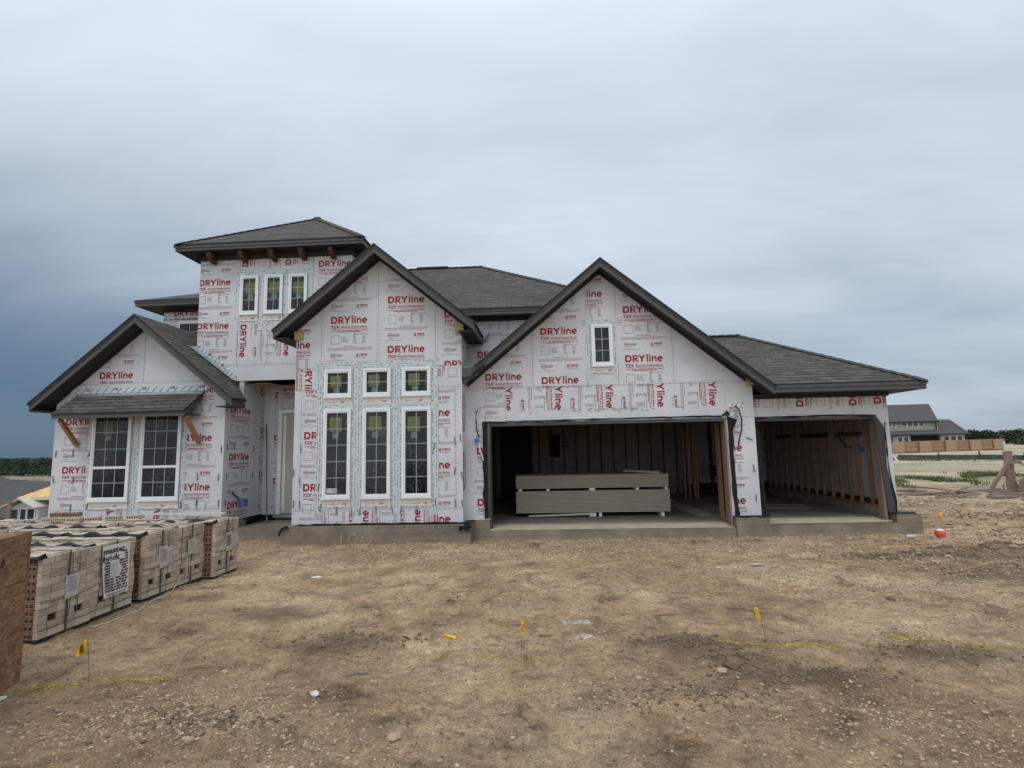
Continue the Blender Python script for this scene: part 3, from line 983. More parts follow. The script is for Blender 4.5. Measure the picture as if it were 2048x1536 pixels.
# --- walls with print -------------------------------------------------
PR = [('C', -5.28, -4.64, 3.46, 5.6, 0, -5.697, 3.925),
      ('C', -4.7, -3.45, 3.52, 6.3, 0, -4.475, 4.434),
      ('C', -3.46, -2.24, 3.48, 6.24, 0, -3.249, 4.83),
      ('C', -2.23, -1.66, 3.46, 5.0, 0, -2.048, 4.479),
      ('C', -5.21, -4.6, 3.02, 3.48, -90, -5.012, 3.596),
      ('C', -5.27, -4.58, 0.3, 3.03, 0, -4.999, 2.009),
      ('C', -2.28, -1.66, 3.02, 3.46, 90, -2.237, 3.229),
      ('C', -2.23, -1.68, 0.57, 3.03, 0, -2.729, 2.42),
      ('C', -4.59, -2.31, 0.26, 0.55, 90, -3.62, -0.232),
      ('C', -2.3, -1.69, 0.25, 0.57, 0, -2.732, 0.285),
      ('L', -10.8, -8.93, 3.36, 4.78, 0, -9.962, 3.471),
      ('L', -11.13, -9.92, 0.59, 3.32, 0, -10.679, 1.387),
      ('L', -7.91, -6.97, 0.37, 3.23, 0, -8.061, 0.971),
      ('L', -9.92, -7.88, 0.31, 0.57, 90, -9.425, 0.2),
      ('T', -8.31, -7.16, 3.82, 6.71, 0, -8.193, 5.75),
      ('T', -7.28, -5.38, 6.02, 6.56, 90, -6.987, 6.184),
      ('T', -5.39, -4.41, 3.74, 6.48, 0, -5.256, 6.097),
      ('T', -7.2, -5.7, 3.78, 4.91, -90, -7.119, 4.771),
      ('G', -1.62, -0.29, 3.02, 4.47, 0, -1.257, 3.179),
      ('G', -1.64, -0.84, 2.28, 3.05, 0, -1.257, 3.179),
      ('G', -0.22, 0.85, 2.99, 5.31, 0, -0.051, 4.135),
      ('G', 0.95, 1.54, 4.38, 5.45, 0, 0.514, 4.928),
      ('G', 1.59, 2.7, 2.97, 5.42, 0, 1.725, 3.486),
      ('G', -0.82, 3.74, 2.36, 3.03, -90, 0.226, 3.308),
      ('G', 3.88, 4.21, 0.29, 2.53, 0, 3.223, 1.578),
      ('G', -1.64, -1.22, 0.3, 2.32, 0, -1.457, 1.611),
      ('R', 4.34, 7.11, 2.3, 2.8, 90, 5.381, 2.462),
      ('D', -6.96, -6.55, 0.26, 3.54, 0, -6.735, 2.041),
      ('D', -6.66, -6.21, 2.81, 3.59, 0, -6.546, 3.281),
      ('M', -1.74, -0.24, 3.61, 4.96, 0, -1.5, 3.79),
      ('S', -10.65, -9.5, 4.99, 5.84, 0, -10.314, 5.611)]
AP = {'C': (-3.43, 6.01), 'L': (-8.90, 4.835), 'G': (1.241, 5.664)}


def rake_hp(k, drop):
    ax, az = AP[k]
    c1 = (az - drop) - RS * ax       # v - RS*u <= az-drop - RS*ax  (left slope)
    c2 = (az - drop) + RS * ax
    return [(-RS, 1, c1), (RS, 1, c2)]


def rz(k, x, drop=0.0):
    ax, az = AP[k]
    return az - drop - RS * abs(x - ax)


def wall_front(key, outline, Yp, extra, seams, label, seed, nails=60, stuff=None):
    rnd = random.Random(seed)
    mb = HB()
    solid_wall(mb, outline, Yp)
    fn = fnY(Yp)
    for p in PR:
        if p[0] == key:
            reg = (3.79,) + tuple(p[2:5]) if (key == 'G' and p[1] == 3.88) else p[1:5]
            print_panel(mb, fn, reg, p[5], p[6], p[7], extra, rnd)
    for a, b_ in seams:
        seam(mb, fn, a, b_, extra, rnd)
    us = [p[0] for p in outline]; vs = [p[1] for p in outline]
    u = min(us) + .2
    while u < max(us):
        v_ = min(vs) + .3
        while v_ < max(vs):
            if not (key == 'G' and v_ < 2.3 and -1.19 < u < 3.73):
                uu, vv = u + rnd.uniform(-.012, .012), v_ + rnd.uniform(-.03, .03)
                put2d(mb, [rc(uu - .006, vv - .006, uu + .006, vv + .006)], 'dot', fn, extra, 0.0022)
            v_ += .29
        u += .406
    if stuff:
        stuff(mb, fn, extra, rnd)
    return mb.build('wall', label=label)


YC, YL, YT, YG, YR, YD = 10.80, 11.25, 11.90, 11.25, 11.42, 12.90
# centre bay
ex = rake_hp('C', .12) + [(-1, 0, 5.215), (1, 0, -1.695), (0, -1, -.28)]
wall_front('C', [(-5.22, .27), (-1.69, .27), (-1.69, rz('C', -1.69, .1)), (-3.43, 5.91), (-5.22, rz('C', -5.22, .1))], YC, ex,
           [((-4.67, 3.48), (-4.67, 5.6)), ((-3.457, 3.48), (-3.457, 5.8)), ((-2.233, 3.48), (-2.233, 5.0)), ((-5.2, 3.48), (-1.7, 3.48)), ((-5.2, 3.03), (-4.6, 3.03)),
            ((-2.25, 3.02), (-1.7, 3.02)), ((-5.2, .565), (-1.7, .565)), ((-5.07, .57), (-5.07, 3.03)), ((-1.83, .57), (-1.83, 3.0)), ((-2.30, .28), (-2.30, .56)), ((-4.60, .28), (-4.60, .56))],
           'printed white front wall of the middle gable with six windows', 1)
# left bay
ex = rake_hp('L', .12) + [(-1, 0, 10.93), (1, 0, -7.01), (0, -1, -.28)]
wall_front('L', [(-10.93, .27), (-7.0, .27), (-7.0, rz('L', -7.0, .1)), (-8.90, 4.735), (-10.93, rz('L', -10.93, .1))], YL, ex,
           [((-8.93, 3.36), (-8.93, 4.7)), ((-10.9, 3.36), (-7.0, 3.36)), ((-10.9, .58), (-7.0, .58))],
           'printed white front wall of the low gable with a pair of tall windows', 2)
# tower
ex = [(-1, 0, 8.165), (1, 0, -4.455), (0, -1, -3.45), (0, 1, 6.40)]


def tower_extra(mb, fn, hp, rnd):
    pass


wall_front('T', [(-8.17, 3.43), (-4.45, 3.43), (-4.45, 6.5), (-8.17, 6.5)], YT, ex,
           [((-7.18, 3.8), (-7.18, 6.4)), ((-5.385, 3.8), (-5.385, 6.4)), ((-8.17, 3.80), (-4.5, 3.80)), ((-7.18, 6.03), (-5.39, 6.03)), ((-6.45, 3.8), (-6.45, 4.9))],
           'printed white upper wall of the square tower with three small windows', 3)
# garage front (concave outline around the big opening)
ex = rake_hp('G', .12) + [(-1, 0, 1.685), (1, 0, 4.295), (0, -1, -.29)]


def g_stain(mb, fn, hp, rnd):
    for cx, cz, w, h, n in ((1.3, 2.50, 1.9, .05, 60), (-1.27, 2.42, .05, .09, 14), (3.86, 2.40, .10, .10, 24)):
        for i in range(n):
            x = cx + rnd.gauss(0, w * .45); z = cz + rnd.gauss(0, h * .5)
            r1, r2 = rnd.uniform(.02, .09) * min(1, w * 3), rnd.uniform(.008, .022)
            pts = [(x + r1 * math.cos(a) * rnd.uniform(.6, 1), z + r2 * math.sin(a) * rnd.uniform(.6, 1)) for a in [k * math.pi / 4 for k in range(8)]]
            if n == 60 and abs(x - cx) > 2.0:
                continue
            put2d(mb, [pts], 'stain', fn, hp, 0.0012 + i * 1e-5)


wall_front('G', [(-1.69, .27), (-1.19, .27), (-1.19, 2.27), (3.73, 2.27), (3.73, .28), (4.30, .28), (4.30, rz('G', 4.30, .1)), (1.241, 5.564), (-1.69, rz('G', -1.69, .1))], YG, ex,
           [((-.235, 3.01), (-.235, 4.4)), ((.94, 4.38), (.94, 5.3)), ((1.575, 4.38), (1.575, 5.3)), ((1.575, 3.01), (1.575, 3.5)), ((2.72, 3.01), (2.72, 4.3)),
            ((-1.68, 3.01), (4.3, 3.01)), ((-.83, 2.3), (-.83, 3.01)), ((3.73, 2.28), (4.30, 2.28)), ((.93, 3.01), (.93, 3.5))],
           'printed white garage gable wall over the wide open bay', 4, stuff=g_stain)
# third bay header and far pier
mb = HB()
rnd = random.Random(5)
solid_wall(mb, [(4.30, 2.24), (4.30, 2.70), (7.05, 2.70), (7.05, .28), (6.92, .28), (6.93, .9), (6.86, 1.5), (6.85, 2.1), (6.78, 2.24)][::-1], YR)
ex = [(-1, 0, -4.305), (1, 0, 7.045), (0, -1, -.29), (0, 1, 2.69)]
for p in PR:
    if p[0] == 'R':
        print_panel(mb, fnY(YR), p[1:5], p[5], p[6], p[7], ex, rnd)
# separate board with one more word near the far corner
print_panel(mb, fnY(YR), (6.36, 7.04, 2.36, 2.69), 90, 7.04 - .10, 2.49, ex + [(-1, 0, -6.70)], rnd)
seam(mb, fnY(YR), (6.36, 2.26), (6.36, 2.69), ex, rnd)
seam(mb, fnY(YR), (6.93, .62), (7.04, .62), ex, rnd, nails=False)
mb.build('wall', label='narrow printed header and pier around the third garage bay')
# upper main wall, left storey wall, porch walls
mb = HB()
solid_wall(mb, [(-4.448, 2.6), (1.7, 2.6), (1.7, 4.72), (-4.448, 4.72)], YT)
ex = [(-1, 0, 1.70), (0, 1, 4.70), (1, 0, 2.1)]
for p in PR:
    if p[0] == 'M':
        print_panel(mb, fnY(YT), (-1.69, -.2, 2.9, 4.70), p[5], p[6], p[7], ex, rnd)
# grey flashing strip rising with the garage roof
for i in range(22):
    x0 = -1.69 + i * .11; x1 = x0 + .118
    if x1 > .9: break
    mb.poly([(x0, YT - .012 - .001 * (i % 2), rz('G', x0, -.02)), (x1, YT - .012 - .001 * (i % 2), rz('G', x1, -.02)), (x1, YT - .012 - .001 * (i % 2), rz('G', x1, -.29)), (x0, YT - .012 - .001 * (i % 2), rz('G', x0, -.29))], 'tape')
mb.build('wall', label='printed wall strip between the two big gables under the main eave')
mb = HB()
solid_wall(mb, [(-10.62, 2.8), (-8.0, 2.8), (-8.0, 6.0), (-10.62, 6.0)], 14.0)
for p in PR:
    if p[0] == 'S':
        print_panel(mb, fnY(14.0), (-10.55, -8.9, 4.9, 5.83), p[5], p[6], p[7], [(0, 1, 5.78)], rnd)
for i in range(14):
    mb.box(-10.62 + i * .17, -10.50 + i * .17, 13.993, 13.996, 5.50, 5.53, 'tape_ink')
mb.build('wall', label='upper wall set back beside the tower')


def fnX(Xp, s=1):
    return lambda u, v, off: (Xp + s * off, u, v)


mb = HB()
mb.prism([(-7.0, YL + .101, .27), (-7.0, 12.899, .27), (-7.0, 12.899, 3.44), (-7.0, YT + .02, 3.44), (-7.0, YT + .02, 3.10), (-7.0, YL + .101, 3.10)][::-1], (-.1, 0, 0), 'sheath')
exx = [(-1, 0, -11.36), (1, 0, 12.88), (0, -1, -.28), (0, 1, 3.08)]
fx_ = fnX(-7.0)
print_panel(mb, fx_, (11.26, 12.46, .28, 3.0), 0, 11.46, 1.595, exx, rnd)
print_panel(mb, fx_, (12.46, 12.89, .28, 3.0), 0, 12.72, 2.221, exx, rnd)
print_panel(mb, fx_, (11.95, 12.89, 3.03, 3.4), 90, 12.80, 3.15, [(-1, 0, -11.95)], rnd)
seam(mb, fx_, (12.46, .28), (12.46, 3.02), exx, rnd)
seam(mb, fx_, (11.3, 3.02), (12.9, 3.02), exx, rnd)
mb.build('wall', label='shaded printed side wall inside the porch')
mb = HB()
solid_wall(mb, [(-7.0, .12), (-6.62, .12), (-6.62, 2.82), (-5.22, 2.82), (-5.22, 3.44), (-7.0, 3.44)], YD)
for p in PR:
    if p[0] == 'D':
        print_panel(mb, fnY(YD), p[1:5], p[5], p[6], p[7], [(0, -1, -.28), (0, 1, 3.4), (-1, 0, 6.99)] + ([(1, 0, -6.66)] if p[5] == 0 and p[3] < 1 else []), rnd)
mb.build('wall', label='printed wall around the front door')
# sides of the bays
mb = HB()
mb.prism([(-1.69, YC + .101, .27), (-1.69, YT - .001, .27), (-1.69, YT - .001, 4.5), (-1.69, YC + .101, 4.5)], (-.1, 0, 0), 'sheath')
ex2 = [(0, -1, -.28), (0, 1, 4.2), (-1, 0, -YC), (1, 0, YG if False else 11.9)]
print_panel(mb, fnX(-1.69), (10.81, 11.24, .29, 3.3), 90, 10.98, .9, ex2, rnd)
print_panel(mb, fnX(-1.69), (10.81, 11.24, 1.2, 4.2), 90, 10.98, 2.1, ex2 + [(0, -1, -1.95)], rnd)
seam(mb, fnX(-1.69), (10.9, .3), (10.9, 4.2), ex2, rnd)
mb.prism([(-5.22, YC + .101, .27), (-5.22, YD, .27), (-5.22, YD, 4.4), (-5.22, YC + .101, 4.4)][::-1], (.1, 0, 0), 'sheath')
mb.prism([(-10.93, YL + .101, .27), (-10.93, 18.19, .27), (-10.93, 18.19, 3.0), (-10.93, YL + .101, 3.0)][::-1], (.1, 0, 0), 'sheath')
mb.prism([(4.30, YG + .101, .28), (4.30, YR - .001, .28), (4.30, YR - .001, 2.8), (4.30, YG + .101, 2.8)], (-.05, 0, 0), 'sheath')
print_panel(mb, fnX(4.30), (YG + .005, YR - .005, .3, 2.7), 0, YG - .55, .6, [], rnd)
mb.prism([(7.05, YR + .101, .28), (7.05, 18.19, .28), (7.05, 18.19, 2.75), (7.05, YR + .101, 2.75)], (-.03, 0, 0), 'sheath', back='inner_white')
mb.prism([(-8.17, YT + .101, 3.0), (-8.17, 15.99, 3.0), (-8.17, 15.99, 6.48), (-8.17, YT + .101, 6.48)][::-1], (.1, 0, 0), 'sheath')
mb.prism([(-4.45, YT + .101, 3.0), (-4.45, 15.99, 3.0), (-4.45, 15.99, 6.48), (-4.45, YT + .101, 6.48)], (-.1, 0, 0), 'sheath')
mb.prism([(1.7, YT + .101, 2.6), (1.7, 18.19, 2.6), (1.7, 18.19, 4.7), (1.7, YT + .101, 4.7)], (-.1, 0, 0), 'sheath')
mb.box(-10.9, 7.03, 18.2, 18.3, -.1, 2.9, 'sheath')
mb.box(-4.4, 1.6, 18.2, 18.3, 2.901, 4.7, 'sheath')
mb.box(-8.17, -4.45, 16, 16.1, 3, 6.5, 'sheath')
mb.build('wall', label='side and rear sheathing of the projecting bays')

# small galvanised brick ties
TIES = [(-5.061, 1.815, 10.8), (-5.202, 1.324, 10.8), (-5.065, 1.141, 10.8), (-5.184, 0.695, 10.8), (-5.058, 0.68, 10.8), (-4.281, 0.554, 10.8), (-3.798, 0.535, 10.8), (-3.969, 0.512, 10.8), (-3.466, 0.556, 10.8), (-3.131, 0.551, 10.8), (-2.949, 0.561, 10.8), (-2.645, 0.544, 10.8), (-2.27, 1.807, 10.8), (-1.838, 1.9, 10.8), (-1.728, 1.975, 10.8), (-1.849, 1.3, 10.8), (-1.71, 1.221, 10.8), (-1.703, 0.655, 10.8), (-1.842, 0.67, 10.8), (-2.249, 0.688, 10.8), (-4.667, 1.031, 10.8), (-4.623, 0.623, 10.8), (-10.45, 1.851, 11.25), (-10.066, 1.826, 11.25), (-10.408, 1.236, 11.25), (-10.418, 0.646, 11.25), (-10.032, 0.674, 11.25), (-9.558, 0.567, 11.25), (-8.405, 0.6, 11.25), (-7.56, 1.269, 11.25), (-7.556, 0.704, 11.25), (-7.048, 1.848, 11.25), (-7.059, 0.696, 11.25), (-7.899, 0.676, 11.25), (-7.084, 1.244, 11.25), (-10.851, 1.825, 11.25), (-10.868, 1.261, 11.25), (4.169, 1.829, 11.25), (3.816, 1.805, 11.25), (4.212, 1.226, 11.25), (4.215, 0.632, 11.25)]
rnd = random.Random(11)
for (tx, tz, ty) in TIES:
    mb = HB()
    a = rnd.uniform(-.25, .25) + (0.9 if (tx > 4.1 and tz > 1.7) else 0)
    dx, dz = math.sin(a) * .075, math.cos(a) * .075
    mb.bar((tx - dx, ty - .012, tz + dz), (tx + dx, ty - .02, tz - dz), .006, .022, 'tie', up=(1, 0, 0))
    mb.build('brick_tie')
rnd = random.Random(12)
for (ty, tz) in ((11.36, 1.9), (11.36, 1.25), (11.36, .68), (12.0, 1.62), (12.42, 1.85), (12.40, 1.22), (11.62, 1.9)):
    mb = HB()
    mb.bar((-6.985, ty, tz + .07), (-6.978, ty + .01, tz - .07), .006, .022, 'tie', up=(0, 1, 0))
    mb.build('brick_tie')

# --- tapes -------------------------------------------------------------


def tape(mb, x0, x1, z0, z1, Yp, rnd, k=0, dense=True):
    d = 0.006 + 0.0012 * k
    mb.poly([(x0, Yp - d, z0), (x1, Yp - d, z0), (x1, Yp - d, z1), (x0, Yp - d, z1)], 'tape')
    vert = (z1 - z0) > (x1 - x0)
    ln = (z1 - z0) if vert else (x1 - x0)
    w = (x1 - x0) if vert else (z1 - z0)
    rows = max(1, int(w / 0.05))
    for r in range(rows):
        s = rnd.uniform(0, .06)
        c = (r + .5) / rows * w
        while s < ln - .03:
            l_ = rnd.uniform(.03, .085)
            if rnd.random() < (.8 if dense else .4):
                q0, q1 = s, min(ln, s + l_)
                h = rnd.uniform(.004, .0085)
                if vert:
                    mb.poly([(x0 + c - h, Yp - d - .001, z0 + q0), (x0 + c + h, Yp - d - .001, z0 + q0), (x0 + c + h, Yp - d - .001, z0 + q1), (x0 + c - h, Yp - d - .001, z0 + q1)], 'tape_ink')
                else:
                    mb.poly([(x0 + q0, Yp - d - .001, z0 + c - h), (x0 + q1, Yp - d - .001, z0 + c - h), (x0 + q1, Yp - d - .001, z0 + c + h), (x0 + q0, Yp - d - .001, z0 + c + h)], 'tape_ink')
            s += l_ + rnd.uniform(.015, .05)


def pan(mb, x0, x1, z0, z1, Yp, rnd):
    """wrinkled sill film with a little red maker's mark"""
    n = 8
    for i in range(n):
        xa, xb = x0 + (x1 - x0) * i / n, x0 + (x1 - x0) * (i + 1) / n
        za, zb = z0 + .012 * math.sin(i * 2.1), z0 + .012 * math.sin((i + 1) * 2.1)
        ya, yb = Yp - .016 - .006 * math.sin(i * 3.3), Yp - .016 - .006 * math.sin((i + 1) * 3.3)
        mb.poly([(xa, ya, za), (xb, yb, zb), (xb, Yp - .02, z1), (xa, Yp - .02, z1)], 'sill_film')
    zc_ = z0 + (z1 - z0) * .3
    xm = x0 + (x1 - x0) * rnd.uniform(.55, .78)
    mb.box(xm, xm + .07, Yp - .026, Yp - .025, zc_, zc_ + .028, 'red_ink')
    mb.box(xm + .012, xm + .058, Yp - .0275, Yp - .0265, zc_ + .009, zc_ + .018, 'sill_film')
    xx = x0 + .06
    while xx < xm - .1:
        w = rnd.uniform(.01, .04)
        mb.box(xx, xx + w, Yp - .026, Yp - .025, zc_ + .004, zc_ + .012, 'pale_red_ink')
        xx += w + .015


rnd = random.Random(21)
mb = HB()
for i, (a, b_) in enumerate(((-4.74, -4.585), (-4.0, -3.755), (-3.168, -2.935), (-2.332, -2.19))):
    tape(mb, a, b_, .47, 3.46, YC, rnd, i % 2)
tape(mb, -4.80, -2.07, 3.455, 3.61, YC, rnd, 3)
tape(mb, -4.585, -2.332, 2.615, 2.70, YC, rnd, 4)
tape(mb, -2.2, -2.0, 2.70, 2.745, YC, rnd, 2)
for a, b_ in ((-4.585, -3.995), (-3.755, -3.168), (-2.935, -2.332)):
    pan(mb, a, b_, 2.70, 2.865, YC, rnd)
    pan(mb, a, b_, .62, .795, YC, rnd)
mb.build('flashing_tape')
mb = HB()
for i, (a, b_) in enumerate(((-10.11, -10.015), (-9.10, -8.87), (-7.955, -7.85))):
    tape(mb, a, b_, .40, 2.70, YL, rnd, i % 2)
for a, b_ in ((-10.0, -9.105), (-8.865, -7.96)):
    pan(mb, a, b_, .60, .78, YL, rnd)
mb.box(-10.6, -7.5, YL - .02, YL - .014, 3.12, 3.34, 'tape')
for i in range(18):
    x0 = -10.5 + i * .165
    mb.bar((x0, YL - .024, 3.15), (x0 + .1, YL - .024, 3.25), .004, .012, 'tape_ink', up=(1, 0, 0))
    if i % 4 == 1:
        put2d(mb, [[(x0 + .10 + q[0], 3.20 + q[1]) for q in p] for p in fit_text('TR', 0, 0, .09, .06, .03, .4)], 'tr_ink', fnY(YL), [], .026)
mb.build('flashing_tape')
mb = HB()
for i, (a, b_) in enumerate(((-7.28, -7.145), (-6.69, -6.55), (-6.10, -5.96), (-5.505, -5.39))):
    tape(mb, a, b_, 4.62, 5.96, YT, rnd, i % 2, False)
tape(mb, -7.30, -5.36, 5.955, 6.07, YT, rnd, 3, False)
for a, b_ in ((-7.145, -6.695), (-6.55, -6.10), (-5.96, -5.51)):
    pan(mb, a, b_, 4.84, 5.01, YT, rnd)
mb.build('flashing_tape')
mb = HB()
for i, (a, b_) in enumerate(((.91, 1.03), (1.478, 1.57))):
    tape(mb, a, b_, 3.17, 4.34, YG, rnd, i)
tape(mb, .84, 1.68, 4.32, 4.43, YG, rnd, 3)
pan(mb, 1.03, 1.478, 3.27, 3.43, YG, rnd)
mb.build('flashing_tape')

# --- windows -------------------------------------------------------------


def window(x0, x1, z0, z1, Yp, cols, rows, rail=None, stickers='yt', seed=0, label=None):
    rnd = random.Random(seed)
    mb = HB()
    w = .045
    mb.box(x0, x1, Yp - .055, Yp - .018, z0, z0 + w, 'vinyl')
    mb.box(x0, x1, Yp - .055, Yp - .018, z1 - w, z1, 'vinyl')
    mb.box(x0, x0 + w, Yp - .055, Yp - .018, z0 + w, z1 - w, 'vinyl')
    mb.box(x1 - w, x1, Yp - .055, Yp - .018, z0 + w, z1 - w, 'vinyl')
    i = w; k = .030
    a0, a1, c0, c1 = x0 + i, x1 - i, z0 + i, z1 - i
    mb.box(a0, a1, Yp - .045, Yp - .012, c0, c0 + k, 'vinyl')
    mb.box(a0, a1, Yp - .045, Yp - .012, c1 - k, c1, 'vinyl')
    mb.box(a0, a0 + k, Yp - .045, Yp - .012, c0 + k, c1 - k, 'vinyl')
    mb.box(a1 - k, a1, Yp - .045, Yp - .012, c0 + k, c1 - k, 'vinyl')
    if rail:
        mb.box(a0 + k, a1 - k, Yp - .050, Yp - .014, rail - .028, rail + .028, 'vinyl')
    mb.box(x0 - .012, x1 + .012, Yp - .062, Yp - .016, z0 - .026, z0 - .002, 'vinyl')
    fr_ = mb.build('window', label=label)
    a0 += k; a1 -= k; c0 += k; c1 -= k
    mb = HB()
    mb.box(a0, a1, Yp - .026, Yp - .016, c0, c1, 'glass')
    mb.build('pane', fr_)
    mb = HB()
    g = .0075
    sec = [(c0, c1, rows)] if not rail else [(c0, rail - .028, rows[1]), (rail + .028, c1, rows[0])]
    for s0, s1, rr in sec:
        for c in range(1, cols):
            x = a0 + (a1 - a0) * c / cols
            mb.box(x - g, x + g, Yp - .0335, Yp - .0285, s0, s1, 'muntin')
        for r in range(1, rr):
            z = s0 + (s1 - s0) * r / rr
            mb.box(a0, a1, Yp - .0325, Yp - .0275, z - g, z + g, 'muntin')
    mb.build('grille', fr_)
    W_, H_ = a1 - a0, c1 - c0
    if 'y' in stickers:
        mb = HB()
        sw, sh = (.26, .30) if H_ > .7 else (.235, .24)
        if H_ > .7 and W_ < .4: sw, sh = .30, .27
        sx = a0 + W_ * (.10 + rnd.uniform(-.02, .04)); sz = c1 - .10 - sh + rnd.uniform(-.02, .02)
        if H_ < .5: sz = c1 - .06 - sh
        if rail: sx = a0 + W_ * .22; sz = c1 - .12 - sh; sw = .22
        mb.box(sx, sx + sw, Yp - .0272, Yp - .0264, sz, sz + sh, 'yellow_sticker')
        for i in range(6):
            mb.box(sx + .03, sx + sw - rnd.uniform(.03, .12), Yp - .0280, Yp - .0274, sz + .04 + i * .035, sz + .046 + i * .035, 'sticker_ink')
        mb.build('sticker', fr_)
        mb = HB()
        tx = sx + .07; tz = sz - .14
        mb.box(tx, tx + .13, Yp - .0272, Yp - .0264, tz, tz + .125, 'teal_sticker')
        mb.build('sticker', fr_)
    return fr_


for i, (a, b_) in enumerate(((-4.583, -4.0), (-3.755, -3.169), (-2.935, -2.332))):
    window(a, b_, 2.872, 3.448, YC, 2, 2, seed=i, label='small square window in the top row of the middle gable')
    w = window(a, b_, .80, 2.612, YC, 2, 5, seed=i + 5, label='tall narrow window in the bottom row of the middle gable')
    if i == 0:
        mb = HB(); mb.box(a + .09, a + .31, YC - .0282, YC - .0266, .90, 1.0, 'white_label'); mb.box(a + .22, a + .28, YC - .0292, YC - .0284, .94, .96, 'sticker_ink'); mb.build('sticker', w)
for i, (a, b_) in enumerate(((-10.01, -9.104), (-8.872, -7.959))):
    window(a, b_, .785, 2.72, YL, 3, (3, 2), rail=1.50, seed=i + 10, stickers='y' if i == 0 else '', label='double hung window of the low gable')
for i, (a, b_) in enumerate(((-7.145, -6.695), (-6.55, -6.10), (-5.961, -5.51))):
    window(a, b_, 5.015, 5.948, YT, 2, 3, seed=i + 20, label='small upright tower window')
window(1.030, 1.478, 3.43, 4.32, YG, 2, 3, stickers='', seed=30, label='small upright window high in the garage gable')
window(-10.18, -9.20, 4.6, 5.45, 14.0, 3, 3, stickers='', seed=31, label='window of the set-back upper wall')

# --- door ---------------------------------------------------------------
mb = HB()
mb.box(-6.62, -6.53, YD - .03, YD + .06, .26, 2.81, 'vinyl')
mb.box(-5.40, -5.31, YD - .03, YD + .06, .26, 2.81, 'vinyl')
mb.box(-6.62, -5.31, YD - .032, YD + .058, 2.72, 2.81, 'vinyl')
mb.box(-6.66, -5.31, YD - .10, YD + .06, .18, .25, 'metal')
dr = mb.build('door')
mb = HB()
mb.box(-6.53, -5.40, YD + .01, YD + .05, .27, 2.72, 'door')
mb.box(-6.50, -6.44, YD + .002, YD + .012, .33, 2.66, 'vinyl')
for z0_, z1_ in ((.45, 1.2), (1.4, 2.55)):
    for x0_ in (-6.36, -5.90):
        mb.box(x0_, x0_ + .36, YD + .003, YD + .012, z0_, z1_, 'door')
mb.build('door_leaf', dr)

# --- foundations & slabs --------------------------------------------------
mb = HB()
mb.box(-5.37, -1.53, 10.66, 11.4, -.6, .255, 'concrete')
mb.box(-11.07, -6.87, 11.10, 12.0, -.6, .255, 'concrete')
mb.build('foundation')
mb = HB()
mb.box(-6.86, -5.372, 11.38, 13.0, -.6, .118, 'slab')
mb.box(-6.86, -5.372, 11.34, 11.378, -.6, -.02, 'concrete')
mb.build('porch_slab')
mb = HB()
mb.box(-1.528, 3.74, 11.12, 11.245, -.6, .06, 'concrete')
mb.box(-1.20, 3.74, 11.247, 11.85, -.6, .078, 'lip')
mb.box(-1.69, 3.742, 11.852, 18.2, -.6, .095, 'slab')
mb.box(-1.528, -1.202, 11.247, 11.8, -.6, .265, 'concrete')
mb.box(3.742, 4.39, 11.08, 11.70, -.6, .272, 'concrete')
mb.build('garage_slab')
mb = HB()
mb.box(4.392, 6.92, 11.27, 11.40, -.6, .10, 'concrete')
mb.box(4.392, 6.92, 11.402, 11.9, -.6, .135, 'lip')
mb.box(3.744, 6.86, 11.902, 18.2, -.6, .15, 'slab')
mb.box(6.922, 7.40, 11.27, 11.62, -.6, .272, 'concrete')
mb.box(6.862, 7.02, 11.622, 18.2, -.6, .35, 'concrete')
mb.build('garage_slab')
# spray-painted number
mb = HB()


def strokes2d(mb, pts, w, fn, mat):
    for a, b_ in zip(pts[:-1], pts[1:]):
        dx, dz = b_[0] - a[0], b_[1] - a[1]
        l_ = math.hypot(dx, dz) or 1
        px_, pz_ = -dz / l_ * w / 2, dx / l_ * w / 2
        mb.poly([fn(a[0] + px_, a[1] + pz_), fn(a[0] - px_, a[1] - pz_), fn(b_[0] - px_, b_[1] - pz_), fn(b_[0] + px_, b_[1] + pz_)], mat)


ff = lambda u, v: (u, 10.655, v)
strokes2d(mb, [(-4.127, .11), (-4.12, -.09)], .032, ff, 'orange_paint')
for cx_ in (-3.885, -3.60):
    strokes2d(mb, [(cx_ + .083 * math.cos(R_(a)), .0 + .10 * math.sin(R_(a))) for a in range(-70, 251, 20)], .028, ff, 'orange_paint')
mb.build('painted_number')

# --- black membranes -------------------------------------------------------


def ribbon(mb, path, w, Yp, mat, rnd, jit=.012):
    """wavy upright strip following (u,v) path on plane Y=Yp"""
    pts = []
    for (a, b_) in zip(path[:-1], path[1:]):
        n = max(2, int(math.hypot(b_[0] - a[0], b_[1] - a[1]) / .14))
        for i in range(n):
            pts.append((a[0] + (b_[0] - a[0]) * i / n, a[1] + (b_[1] - a[1]) * i / n))
    pts.append(path[-1])
    prev = None
    for i, p in enumerate(pts):
        q = pts[min(i + 1, len(pts) - 1)]; r = pts[max(i - 1, 0)]
        dx, dz = q[0] - r[0], q[1] - r[1]
        l_ = math.hypot(dx, dz) or 1
        nx_, nz_ = -dz / l_, dx / l_
        ww = w * rnd.uniform(.75, 1.15)
        y0, y1 = Yp - rnd.uniform(.004, .03), Yp - rnd.uniform(.004, .03)
        cur = ((p[0] + nx_ * ww * .5 + rnd.uniform(-jit, jit), y0, p[1] + nz_ * ww * .5 + rnd.uniform(-jit, jit)),
               (p[0] - nx_ * ww * .5 + rnd.uniform(-jit, jit), y1, p[1] - nz_ * ww * .5 + rnd.uniform(-jit, jit)))
        if prev:
            mb.poly([prev[0], prev[1], cur[1], cur[0]], mat)
        prev = cur


